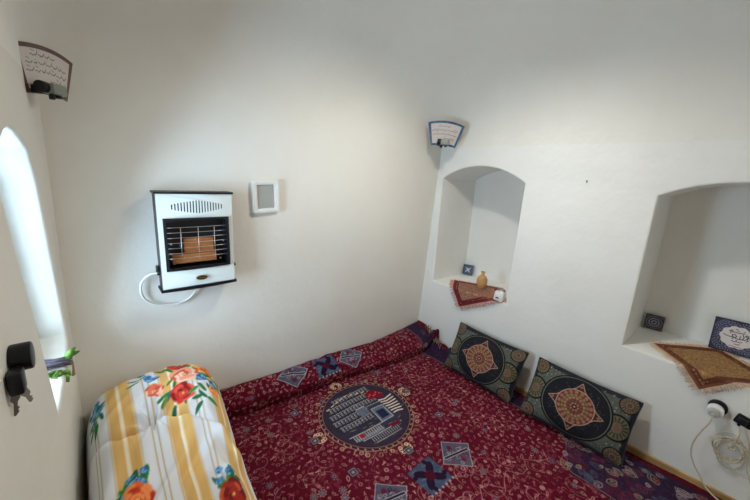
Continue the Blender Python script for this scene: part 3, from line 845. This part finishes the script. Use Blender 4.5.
gx, gz = .166, .052
add_plate(bm, [[(gx + .026 * math.cos(k * PI / 16), gz + .012 * math.sin(k * PI / 16)) for k in range(32)]], .004, lambda a, b, d: H3(a, b, d - .004))
bd = bm_obj('badge', bm, M['black'], ht); bd['label'] = 'black oval maker badge with gold rim and lettering'
add_plate(bm_b, [[(gx + .026 * math.cos(k * PI / 16), gz + .012 * math.sin(k * PI / 16)) for k in range(32)], [(gx + .023 * math.cos(k * PI / 16), gz + .0098 * math.sin(k * PI / 16)) for k in range(32)]], .001, lambda a, b, d: H3(a, b, d - .005))
for k in range(8):
    x = gx - .015 + k * .0042
    add_tube(bm_b, [H3(x, gz - .003, -.0052), H3(x + .0012, gz + .003, -.0052), H3(x + .0024, gz - .001 * (k % 3), -.0052)], .0006, 4)
bm_obj('badge_rim', bm_b, M['gold'], bd)
bm = bmesh.new(); add_cyl(bm, (hw / 2 + .009, -.055, .085), .009, .018, 'X', 20, bev=.002); bm_obj('knob', bm, M['black'], ht, angle=40)
bm = bmesh.new(); add_box(bm, (-hw / 2 - .006, -.03, .095), (.012, .03, .045), .003); bm_obj('hose_inlet', bm, M['blackmetal'], ht)
bm = bmesh.new()
add_tube(bm, smooth_path([(-.166, -.04, .085), (-.20, -.035, .080), (-.232, -.02, .05), (-.243, -.012, .005), (-.232, -.006, -.045), (-.20, 0, -.078), (-.15, .002, -.098), (-.09, .004, -.104), (-.04, .003, -.085), (-.01, -.01, -.045), (.0, -.02, .008)], 8), .0055, 10)
bm_obj('gas_hose', bm, M['whitecable'], ht, smooth=True)

# ------------------------------------------------------------------ framed vent plate beside the heater
vt = thing('wall_vent', 'small white framed grey cover plate on the back wall, right of the heater', 'vent cover', (.785, yb(1.345), 1.345), (math.radians(3), math.radians(-3), 0))
def V3(a, b, d): return (a, -.022 + d, b)
bm = bmesh.new()
add_plate(bm, [rrect(-.078, -.090, .078, .090, .014), rrect(-.053, -.067, .047, .067, .004)], .020, V3)
bm_obj('frame', bm, M['plastic'], vt, angle=40)
bm = bmesh.new(); add_plate(bm, [rrect(-.071, -.083, .071, .083, .01), rrect(-.062, -.075, .062, .075, .006)], .004, lambda a, b, d: (a, -.026 + d, b))
bm_obj('frame_rim', bm, M['plastic'], vt, angle=40)
bm = bmesh.new(); add_box(bm, (-.003, -.010, 0), (.104, .006, .138)); 
for k in range(22): add_box(bm, (-.003, -.0135, -.062 + k * .0059), (.098, .0015, .002))
bm_obj('grey_plate', bm, M['greyplate'], vt)

# ------------------------------------------------------------------ fan-shaped lamp shields in the corners
def fan_lamp(name, label, loc, rot, border, border2, ink, seed, sc, hx=0.0):
    t = thing(name, label, 'wall lamp', loc, rot, 'corner lamps with fan-shaped shields'); t.scale = (sc, sc, sc)
    W, Hh = .262, .20
    p = Paint(W, Hh, .0016, (206, 196, 190)); rs = np.random.RandomState(seed)
    # the sheet is drawn on a rectangle that is then bent into a fan
    b = .017
    for x0, y0, x1, y1 in ((0, 0, W, b), (0, Hh - b, W, Hh), (0, 0, b, Hh), (W - b, 0, W, Hh)): p.rect(x0, y0, x1, y1, border)
    for k in range(64):
        s_ = rs.rand(); e = rs.randint(4)
        x, y = ((s_ * W, b / 2), (s_ * W, Hh - b / 2), (b / 2, s_ * Hh), (W - b / 2, s_ * Hh))[e]
        p.disc(x, y, .0034, border2)
    p.line([(b, b), (W - b, b), (W - b, Hh - b), (b, Hh - b), (b, b)], .0025, border2)
    # flowing handwriting, four lines read from the right
    for row, (x0, x1, y) in enumerate(((.085, .165, .160), (.040, .225, .128), (.036, .228, .096), (.15, .222, .062))):
        x = x1
        while x > x0:
            L = rs.uniform(.014, .034); n = 12; fq = rs.uniform(.9, 1.6)
            pts = [(x - L * q / n, y + .003 * math.sin(q * fq) - .005 * math.sin(q / n * PI)) for q in range(n + 1)]
            p.line(pts, .0022, ink)
            if rs.rand() < .55: p.line([(x, y), (x + .002, y + rs.uniform(.008, .015))], .002, ink)
            if rs.rand() < .35: p.line([(x - L * .4, y + .011), (x - L * .8, y + .016)], .002, ink)
            if rs.rand() < .6: p.disc(x - L * .5, y + rs.choice([-.008, .009]), .0014, ink)
            x -= L + .005
    X, Y = np.meshgrid(p.x, p.y); u, v = (X / W - .5) * 2, Y / Hh
    spread = .5 * (.190 + .090 * v); px = u * spread * 1.0
    pz = -.085 + .165 * v + .022 * (1 - u * u) * (.35 + .65 * v) - .004
    py = .010 * (u * u) - .012 * v                      # curls back at the sides, leans out at the top
    F = np.stack([px, py, pz], -1)
    o = grid_mesh('shield', F, p.a, M['glaze'], t)
    s = o.modifiers.new('thickness', 'SOLIDIFY'); s.thickness = .006; s.offset = -1
    # holder below the shield
    bm = bmesh.new(); add_box(bm, (hx + .006, -.040, -.062), (.064, .050, .040), .005); bm_obj('lamp_housing', bm, M['greypaint'], t, angle=40)
    bm = bmesh.new(); add_cyl(bm, (hx - .036, -.030, -.060), .022, .030, 'X', 20, bev=.003); add_box(bm, (hx - .03, .01, -.07), (.03, .06, .03), .004); bm_obj('socket', bm, M['black'], t, angle=40)
    bm = bmesh.new(); add_cyl(bm, (hx - .018, -.046, -.094), .010, .018, 'Z', 14, bev=.002); add_cyl(bm, (hx + .014, -.046, -.089), .012, .012, 'Z', 14, bev=.002); add_tube(bm, [(hx - .018, -.046, -.085), (hx - .005, -.04, -.08), (hx + .014, -.046, -.085)], .005, 8); bm_obj('bracket', bm, M['black'], t, angle=40)
    bm = bmesh.new(); add_box(bm, (0, .075, -.055), (.03, .15, .012), .003); bm_obj('wall_arm', bm, M['steel'], t)
    return t
fan_lamp('corner_lamp', 'fan-shaped lamp shield with brown border and black script above the window corner', (-.040, 1.600, 1.757), (0, math.radians(-1), math.radians(53)), (96, 60, 56), (70, 44, 46), (50, 44, 48), 4, .80, -.035)
fan_lamp('corner_lamp', 'fan-shaped lamp shield with blue border above the far corner', (2.12, 1.650, 1.824), (0, math.radians(4), math.radians(-46)), (44, 78, 116), (110, 140, 170), (66, 60, 74), 9, .98)

# ------------------------------------------------------------------ niche furnishings
def mat_cloth(name, label, corners4, zs, colA, colB, fr_mat, seed):
    """square mat laid corner-out on a niche sill; whatever passes the wall edge hangs down the wall"""
    A, B, C_, D = [np.array(c, float) for c in corners4]      # left, front tip, right, back
    n = 150; W = .40
    p = Paint(W, W, W / n, colA); rs = np.random.RandomState(seed)
    p.rect(.014, .014, W - .014, W - .014, colB[0])
    p.rect(.045, .045, W - .045, W - .045, colB[1])
    for k in range(900):
        x, y = rs.uniform(.05, W - .05), rs.uniform(.05, W - .05)
        p.ell(x, y, rs.uniform(.003, .007), .0022, rs.uniform(0, 3.1), colB[2 + k % 3])
    for k in range(120):
        s_ = rs.rand() * W; e = rs.randint(4); q = .030
        x, y = ((s_, q), (s_, W - q), (q, s_), (W - q, s_))[e]; p.disc(x, y, .004, colB[2 + k % 3], .75)
    for q in (.014, .045): p.line([(q, q), (W - q, q), (W - q, W - q), (q, W - q), (q, q)], .003, colB[3])
    X, Y = np.meshgrid(p.x / W, p.y / W)
    def place(u, v):
        P = (A[None, None] * ((1 - u) * (1 - v))[..., None] + B[None, None] * (u * (1 - v))[..., None] + C_[None, None] * (u * v)[..., None] + D[None, None] * ((1 - u) * v)[..., None])
        x, y = P[..., 0], P[..., 1]
        edge = XR - .006; hang = np.clip(edge - x, 0, None)
        bend = np.clip(hang / .02, 0, 1)
        x3 = np.where(hang > 0, edge - .008 * np.sin(bend * PI / 2) - .012 * hang / .1 * .3, x)
        z3 = np.where(hang > 0, zs + .004 - np.clip(hang - .006, 0, None), zs + .004)
        wav = .0025 * np.sin(y * 60 + seed) * (hang > .01) + .0015 * np.sin(x * 50 + y * 33) * (hang <= 0)
        return np.stack([x3 - np.abs(wav) * (hang > 0), y, z3 + np.abs(wav) * (hang <= 0)], -1)
    o = grid_mesh(name, place(X, Y), p.a, M['tapestry'])
    sd = o.modifiers.new('thickness', 'SOLIDIFY'); sd.thickness = .002; sd.offset = 1
    tag(o, label, 'mat')
    bm = bmesh.new()
    for e in range(4):
        for k in range(44):
            s_ = (k + .5) / 44
            u, v, du, dv = ((s_, 0, 0, -1), (1, s_, 1, 0), (s_, 1, 0, 1), (0, s_, -1, 0))[e]
            L = .085 + rs.uniform(-.02, .02)
            js = rs.uniform(-.022, .022)
            uu = np.array([[u, u + du * L * .5 + dv * js * .5, u + du * L + dv * js]]); vv = np.array([[v, v + dv * L * .5 + du * js * .5, v + dv * L + du * js]])
            P = place(uu, vv)[0]
            P[2, 0] = min(P[2, 0], 2.79)
            add_tube(bm, [tuple(q) for q in P], .0028, 5, .002)
    f = bm_obj('fringe', bm, fr_mat, o, smooth=True); f['kind'] = 'stuff'
    return o
mat_cloth('sill_mat', 'small red woven mat with pink fringe hanging from the vase niche', [(2.46, 1.645), (2.15, 1.450), (2.33, 1.11), (2.63, 1.30)], .606,
          (120, 40, 44), [(104, 28, 36), (150, 104, 84), (186, 150, 120), (96, 44, 44), (132, 120, 96)], M['pinkfringe'], 2)
mat_cloth('sill_mat', 'brown and gold woven mat with cream fringe hanging from the large niche', [(2.475, .225), (2.20, -.005), (2.44, -.27), (2.73, -.035)], .612,
          (120, 74, 50), [(90, 48, 34), (148, 112, 70), (176, 142, 92), (110, 66, 46), (128, 98, 60)], M['fringe'], 5)

# clay vase
vs_ = thing('vase', 'small unglazed clay vase standing on the red mat in the niche', 'vase', (2.475, 1.383, .611))
bm = bmesh.new()
add_lathe(bm, [(.024, 0), (.027, .003), (.036, .022), (.043, .05), (.044, .072), (.038, .095), (.024, .112), (.015, .120), (.0135, .130), (.0165, .142), (.019, .147), (.017, .149), (.013, .145), (.010, .13)], 32)
bm_obj('body', bm, M['clay'], vs_, smooth=True)
bm = bmesh.new()
for z in (.060, .084): add_lathe(bm, [(.0435 if z < .07 else .0415, z - .0012), (.0452 if z < .07 else .0432, z), (.0435 if z < .07 else .0415, z + .0012)], 32)
bm_obj('incised_band', bm, M['clay'], vs_, smooth=True)

# small patterned tiles and the inscribed tile
def tile(name, label, size, loc, rot, draw, cat='tile', group=None, thick=.008):
    p = Paint(size[0], size[1], min(size) / 110, (30, 34, 60)); draw(p)
    t = thing(name, label, cat, loc, rot, group)
    X, Y = np.meshgrid(p.x - size[0] / 2, p.y)
    F = np.stack([X, np.full_like(X, -thick), Y], -1)
    grid_mesh('glazed_face', F, p.a, M['glaze'], t)
    bm = bmesh.new(); add_box(bm, (0, -thick / 2 + .0002, size[1] / 2), (size[0], thick - .001, size[1]), .0008); bm_obj('tile_body', bm, M['black'], t)
    return t
def star_tile(p):
    w = p.w; c = w / 2
    p.rect(0, 0, w, w, (28, 26, 44))
    for k in range(4):
        a = PI / 4 + k * PI / 2
        p.ell(c + w * .17 * math.cos(a), c + w * .17 * math.sin(a), w * .13, w * .06, a, (196, 200, 214)); p.ell(c + w * .17 * math.cos(a), c + w * .17 * math.sin(a), w * .07, w * .025, a, (40, 60, 120))
        b_ = k * PI / 2; p.disc(c + w * .20 * math.cos(b_), c + w * .20 * math.sin(b_), w * .045, (70, 90, 150))
        p.disc(c + w * .36 * math.cos(a) * 1.1, c + w * .36 * math.sin(a) * 1.1, w * .05, (60, 70, 120))
    p.disc(c, c, w * .05, (210, 210, 220))
    q = w * .05; p.line([(q, q), (w - q, q), (w - q, w - q), (q, w - q), (q, q)], w * .03, (60, 66, 96))
def rosette_tile(p):
    w = p.w; c = w / 2
    p.rect(0, 0, w, w, (52, 40, 44))
    for r, n, col, s in ((.40, 20, (120, 128, 156), .035), (.33, 18, (46, 50, 88), .035), (.26, 16, (166, 172, 196), .035), (.18, 12, (60, 66, 112), .035), (.11, 10, (170, 176, 200), .03)):
        for k in range(n):
            a = 2 * PI * k / n + r; p.disc(c + w * r * math.cos(a), c + w * r * math.sin(a), w * s, col)
    p.disc(c, c, w * .06, (14, 14, 24))
    for sx in (.09, .91):
        for sy in (.09, .91): p.disc(sx * w, sy * w, w * .07, (70, 50, 40)); p.ring(sx * w, sy * w, w * .06, w * .02, (130, 120, 130))
def inscribed_tile(p):
    w, h = p.w, p.h; c, d = w / 2, h / 2; rs = np.random.RandomState(4)
    p.rect(0, 0, w, h, (38, 42, 72))
    for k in range(30):
        a = 2 * PI * k / 30; rx, ry = w * .43, h * .43
        x, y = c + rx * math.copysign(abs(math.cos(a)) ** .6, math.cos(a)), d + ry * math.copysign(abs(math.sin(a)) ** .6, math.sin(a))
        p.ring(x, y, .0115, .0026, (104, 108, 136)); p.disc(x, y, .006, (24, 26, 50)); p.disc(x, y, .0025, (190, 180, 190))
    for k in range(26):
        a = 2 * PI * (k + .5) / 26; p.ell(c + w * .375 * math.cos(a), d + h * .375 * math.sin(a), .009, .003, a + 1, (110, 112, 136))
    q = .004; p.line([(q, q), (w - q, q), (w - q, h - q), (q, h - q), (q, q)], .004, (22, 24, 44))
    lob = []
    for k in range(96):
        a = 2 * PI * k / 96; r = 1 + .10 * abs(math.cos(5 * a)) ; lob.append((c + w * .325 * r * math.cos(a), d + h * .315 * r * math.sin(a)))
    p.poly(lob, (214, 208, 206)); p.line(lob + lob[:1], .0025, (60, 50, 80))
    K = (24, 24, 32)
    def s(pts, t=.0034): p.line([(c + x * w, d + y * h) for x, y in pts], t, K)
    # long looping middle word
    s([(-.27, .03), (-.20, .00), (-.12, -.01), (-.05, -.02), (-.01, .03), (-.05, .08), (-.10, .06), (-.09, .01), (-.02, -.03), (.05, -.04), (.10, -.03), (.13, .04), (.10, .12)], .0038)
    s([(.10, -.03), (.16, -.02), (.19, .03), (.21, .10), (.17, .13), (.15, .09), (.20, .06), (.25, .06)], .0038)
    s([(.19, .03), (.22, -.03), (.18, -.06)]); s([(.055, -.04), (.055, .07)], .003)
    # upper word
    s([(-.17, .16), (-.11, .14), (-.05, .15), (.0, .14), (.06, .15), (.12, .16)], .0038); s([(-.16, .16), (-.13, .20), (-.10, .17)]); s([(-.03, .21), (.02, .20)], .003); s([(-.06, .24), (-.02, .25)], .0026)
    # lower line and signature
    s([(-.09, -.12), (-.04, -.14), (.01, -.12), (.07, -.13), (.11, -.11)]); s([(-.02, -.20), (.04, -.21), (.08, -.19)])
    for x, y in ((-.08, -.06), (.0, -.09), (.12, .20), (-.14, .10)): p.disc(c + x * w, d + y * h, .0028, K)
    p.line([(c - .11 * w, d - .275 * h), (c + .12 * w, d - .285 * h)], .005, (190, 120, 120))
G2 = 'small square glazed tiles in the niches'
tile('ceramic_tile', 'small navy tile with white star flower standing at the back of the vase niche', (.100, .100), (2.755, 1.705, .599), (math.radians(-12), 0, math.radians(-76)), star_tile, group=G2)
tile('ceramic_tile', 'small dark tile with pale rosette standing at the left of the large niche', (.098, .098), (2.76, .280, .606), (math.radians(-10), math.radians(1), math.radians(-80)), rosette_tile, group=G2)
tile('inscribed_tile', 'larger blue bordered tile with black script on white, leaning in the large niche', (.205, .19), (2.722, -.090, .616), (math.radians(-16), 0, math.radians(-84)), inscribed_tile)

# white box with a dark slot on the sill edge
wb = thing('socket_box', 'small white box with dark slot at the right end of the vase niche sill', 'box', (2.318, 1.135, .618), (0, 0, math.radians(8)))
bm = bmesh.new(); add_box(bm, (0, 0, .037), (.055, .068, .070), .005, rot=Matrix.Rotation(math.radians(6), 3, 'X')); bm_obj('box_body', bm, M['plastic'], wb, angle=40)
bm = bmesh.new(); add_box(bm, (-.0285, .008, .028), (.003, .022, .009), .001); bm_obj('slot', bm, M['black'], wb)
bm = bmesh.new()
add_cyl(bm, (.02, .018, .082), .009, .022, 'Z', 14, bev=.002); add_cyl(bm, (.02, -.024, .078), .008, .018, 'Z', 14, bev=.002)
add_tube(bm, [(.02, .018, .09), (.02, -.004, .096), (.02, -.024, .085)], .004, 8)
bm_obj('metal_clip', bm, M['steel'], wb, angle=40)

# ------------------------------------------------------------------ sockets, plug and cables low on the right wall
s1 = thing('wall_socket', 'round black-rimmed wall socket under the large niche, nearer the cushions', 'socket', (XR, -.085, .462), group='sockets under the large niche')
bm = bmesh.new(); add_cyl(bm, (-.011, 0, 0), .036, .022, 'X', 32, bev=.004); bm_obj('base', bm, M['black'], s1, angle=40)
pl = thing('charger_plug', 'round white charger plugged into the socket under the large niche', 'plug', (XR - .023, -.080, .455))
bm = bmesh.new(); add_cyl(bm, (-.020, 0, 0), .031, .036, 'X', 32, bev=.006); bm_obj('body', bm, M['plastic'], pl, angle=40)
bm = bmesh.new(); add_cyl(bm, (-.046, .004, -.004), .020, .020, 'X', 24, r2=.024, bev=.003); add_cyl(bm, (-.066, .006, -.01), .008, .014, 'X', 14); bm_obj('front_cap', bm, M['greyplate'], pl, angle=40)
bm = bmesh.new()
path = [(-.07, .006, -.012), (-.078, .008, -.05), (-.07, .022, -.10), (-.058, .034, -.16), (-.05, .040, -.215), (-.046, .034, -.27), (-.044, .012, -.32), (-.046, -.02, -.365), (-.05, -.045, -.40), (-.058, -.075, -.42), (-.075, -.12, -.428), (-.10, -.19, -.432)]
add_tube(bm, smooth_path(path, 6), .0038, 8)
bm_obj('cord', bm, M['cable'], pl, smooth=True)
s2 = thing('wall_socket', 'black square wall socket under the large niche, nearer the frame edge', 'socket', (XR, -.180, .442), (math.radians(14), 0, 0), group='sockets under the large niche')
bm = bmesh.new(); add_box(bm, (-.009, 0, 0), (.018, .062, .050), .005); bm_obj('base', bm, M['black'], s2, angle=40)
bm = bmesh.new(); add_box(bm, (-.026, .008, .0), (.016, .036, .034), .004); add_cyl(bm, (-.036, .012, -.016), .006, .018, 'X', 12); bm_obj('plug', bm, M['blackmetal'], s2, angle=40)
cb = thing('coiled_cable', 'cream cable tied in a loose coil hanging below the black square socket', 'cable', (XR - .012, -.165, .30))
bm = bmesh.new(); rs = np.random.RandomState(6)
for k in range(7):
    a0 = rs.uniform(0, 6.28); pts = []
    rx, rz = rs.uniform(.042, .062), rs.uniform(.050, .085); oz = rs.uniform(-.03, .01); oy = rs.uniform(-.012, .012); tl = rs.uniform(-.5, .5)
    for q in range(25):
        a = a0 + 2 * PI * q / 24; yy, zz_ = rx * math.cos(a), rz * math.sin(a)
        pts.append((-.006 - .004 * k * .5 - .002 * math.sin(3 * a), oy + yy * math.cos(tl) - zz_ * math.sin(tl) * .6, oz - .02 + zz_ * math.cos(tl) + yy * math.sin(tl)))
    add_tube(bm, pts, .0025, 7)
bm_obj('coil', bm, M['cable'], cb, smooth=True)
bm = bmesh.new()
add_tube(bm, smooth_path([(-.028, -.004, .125), (-.032, -.012, .08), (-.022, -.008, .04), (-.016, .0, .0), (-.014, .01, -.02)], 6), .003, 7)
add_tube(bm, smooth_path([(-.012, .03, -.06), (-.012, .0, -.11), (-.010, -.05, -.135), (-.010, -.12, -.12), (-.010, -.2, -.09)], 6), .003, 7)
add_tube(bm, smooth_path([(-.03, -.022, .12), (-.03, -.045, .07), (-.014, -.06, .0), (-.010, -.07, -.08), (-.010, -.10, -.16)], 6), .003, 7)
bm_obj('lead', bm, M['cable'], cb, smooth=True)
bm = bmesh.new(); add_tube(bm, [(-.012, -.004 + .012 * math.cos(a), -.01 + .012 * math.sin(a)) for a in [k * PI / 6 for k in range(13)]], .004, 7); bm_obj('tie', bm, M['cable'], cb, smooth=True)

# ------------------------------------------------------------------ lock and keys on the left wall
lk = thing('key_lock', 'black round knob lock with a bunch of keys, on the left wall beside the window', 'lock', (xl(.885, 1.112), .885, 1.112))
bm = bmesh.new(); add_cyl(bm, (.016, 0, 0), .027, .032, 'X', 36, bev=.004); bm_obj('knob', bm, M['black'], lk, angle=40)
bm = bmesh.new(); add_box(bm, (.010, -.046, -.026), (.022, .036, .046), .006); bm_obj('lock_case', bm, M['black'], lk, angle=40)
for k, (dy, ln_, tl) in enumerate(((-.052, .046, -.10), (-.040, .032, .28))):
    bm = bmesh.new()
    add_plate(bm, [[(-.006, 0), (.006, 0), (.007, -.012), (.003, -.018), (.003, -ln_ * .6), (.006, -ln_ * .68), (.003, -ln_ * .74), (.005, -ln_ * .84), (.0, -ln_), (-.003, -ln_ * .95), (-.003, -.018), (-.007, -.012)]],
              .002, lambda a, b, d: (.006 + k * .008 + a * math.cos(.5) + b * math.sin(tl) * -1, dy + a * .5 + d, -.048 + b))
    bm_obj('key', bm, M['steel'], lk)

# sprig of lavender and leaves lying over the window sill
sp = thing('dried_sprig', 'sprig of greyish lavender and green leaves lying on the window sill', 'sprig', (xl(1.60, .75) + .0, 1.60, .745))
bm = bmesh.new(); rs = np.random.RandomState(2)
for k in range(26):
    y = rs.uniform(-.03, .03); z = rs.uniform(-.018, .018)
    add_tube(bm, [(-.075, y, z + .006), (-.03, y * .7, z * .8), (.012 + rs.uniform(-.008, .008), y * .6 + rs.uniform(-.01, .01), z)], .0035, 6, .0028)
bm_obj('lavender_stems', bm, M['lavender'], sp, smooth=True)
def leafmesh(bm, base, d, l, w, nrm):
    d = Vector(d).normalized(); s = d.cross(Vector(nrm)).normalized(); up = s.cross(d)
    prev = None; base = Vector(base)
    for k in range(7):
        t = k / 6; ww = w * math.sin(PI * min(.97, t * .95 + .04)) ** .8; c = base + d * (l * t) + up * (.15 * l * math.sin(PI * t))
        cur = [bm.verts.new(c - s * ww), bm.verts.new(c + up * (-.1 * w)), bm.verts.new(c + s * ww)]
        if prev:
            bm.faces.new((prev[0], prev[1], cur[1], cur[0])); bm.faces.new((prev[1], prev[2], cur[2], cur[1]))
        prev = cur
bm = bmesh.new()
for k in range(9): leafmesh(bm, (.0, rs.uniform(-.01, .01), .015), (rs.uniform(.3, 1), rs.uniform(-.6, .2), rs.uniform(.1, .9)), rs.uniform(.03, .055), .009, (0, -1, .3))
for k in range(18): leafmesh(bm, (-.025 + rs.uniform(-.02, .02), rs.uniform(-.05, -.03), -.025), (rs.uniform(-.8, .8), rs.uniform(-.7, -.1), rs.uniform(-.8, .3)), rs.uniform(.03, .045), .012, (0, -1, .3))
o = bm_obj('leaves', bm, M['leaf'], sp, smooth=True); s = o.modifiers.new('thickness', 'SOLIDIFY'); s.thickness = .0006
bm = bmesh.new()
for k in range(7): add_tube(bm, smooth_path([(.0, rs.uniform(-.015, .015), .0), (.016, rs.uniform(-.015, .01), -.02), (.014 + rs.uniform(-.004, .006), -.01 + rs.uniform(-.01, .01), -.055 - rs.uniform(0, .015))], 4), .003, 6, .002)
bm_obj('twigs', bm, M['twig'], sp, smooth=True)

# nail in the right wall, iron hook at the window
bm = bmesh.new(); add_tube(bm, [(XR + .002, .695, 1.538), (XR - .012, .693, 1.535), (XR - .016, .692, 1.528)], .0028, 8)
tag(bm_obj('nail', bm, M['hookmetal'], smooth=True), 'small bent nail in the white wall between the two niches', 'nail')

# ------------------------------------------------------------------ daylight
W_ = bpy.data.worlds.new('sky'); SC.world = W_; W_.use_nodes = True
bg = W_.node_tree.nodes['Background']; bg.inputs['Color'].default_value = (.56, .78, 1.0, 1); bg.inputs['Strength'].default_value = 15.0
def portal(name, loc, rot, sx_, sy_):
    l = bpy.data.lights.new(name, 'AREA'); l.shape = 'RECTANGLE'; l.size = sx_; l.size_y = sy_; l.cycles.is_portal = True
    o = bpy.data.objects.new(name, l); COL.objects.link(o); o.location = loc; o.rotation_euler = rot
portal('window_portal', (xl(1.39, 1.13) - WD - .06, 1.39, 1.13), (0, -PI / 2, 0), 1.0, .8)

# pendant lamp in the middle of the vault (above the top edge of the picture)
LX, LY, LZ = 1.32, .84, 2.30
pd = thing('pendant_lamp', 'white domed pendant lamp hanging from the crown of the vault', 'lamp', (LX, LY, LZ))
bm = bmesh.new()
pr = [(.018, .125), (.040, .120), (.070, .102), (.092, .070), (.106, .030), (.112, -.005)]
add_lathe(bm, pr + [(r_2 - .004, z_ - .003) for r_2, z_ in reversed(pr)], 48)
bm_obj('lamp_shade', bm, M['enamel'], pd, smooth=True)
bm = bmesh.new(); add_tube(bm, [(0, 0, .12), (0, 0, SPRING + RISE - LZ)], .004, 8); bm_obj('cord', bm, M['whitecable'], pd)
bm = bmesh.new(); add_cyl(bm, (0, 0, .105), .02, .05, 'Z', 20, bev=.003); bm_obj('bulb_holder', bm, M['plastic'], pd)
bl = bpy.data.lights.new('bulb', 'POINT'); bl.energy = 41; bl.shadow_soft_size = .05; bl.color = (1.0, .96, .89)
bo = bpy.data.objects.new('bulb', bl); COL.objects.link(bo); bo.location = (LX, LY, LZ + .052)

# ------------------------------------------------------------------ camera
PIT, ROL, YAW, FPX = .22377, .0591, .7314, 331.25
fwd = Vector((math.sin(YAW) * math.cos(PIT), math.cos(YAW) * math.cos(PIT), -math.sin(PIT)))
r0 = fwd.cross(Vector((0, 0, 1))).normalized(); u0 = r0.cross(fwd)
r_ = math.cos(ROL) * r0 + math.sin(ROL) * u0; u_ = -math.sin(ROL) * r0 + math.cos(ROL) * u0
cam = bpy.data.cameras.new('camera'); co = bpy.data.objects.new('camera', cam); COL.objects.link(co)
mt = Matrix((r_, u_, -fwd)).transposed().to_4x4(); mt.translation = Vector((0, 0, 1.5)); co.matrix_world = mt
cam.sensor_fit = 'HORIZONTAL'; cam.sensor_width = 36; cam.lens = 36 * FPX / 750; cam.clip_start = .01
SC.camera = co
SC.view_settings.view_transform = 'Standard'; SC.view_settings.look = 'None'; SC.view_settings.gamma = 1.0
SC.view_settings.use_curve_mapping = False; SC.view_settings.exposure = 0.34
SC.cycles.max_bounces = 12; SC.cycles.diffuse_bounces = 8; SC.cycles.use_denoising = True
SC.cycles.sample_clamp_indirect = 6
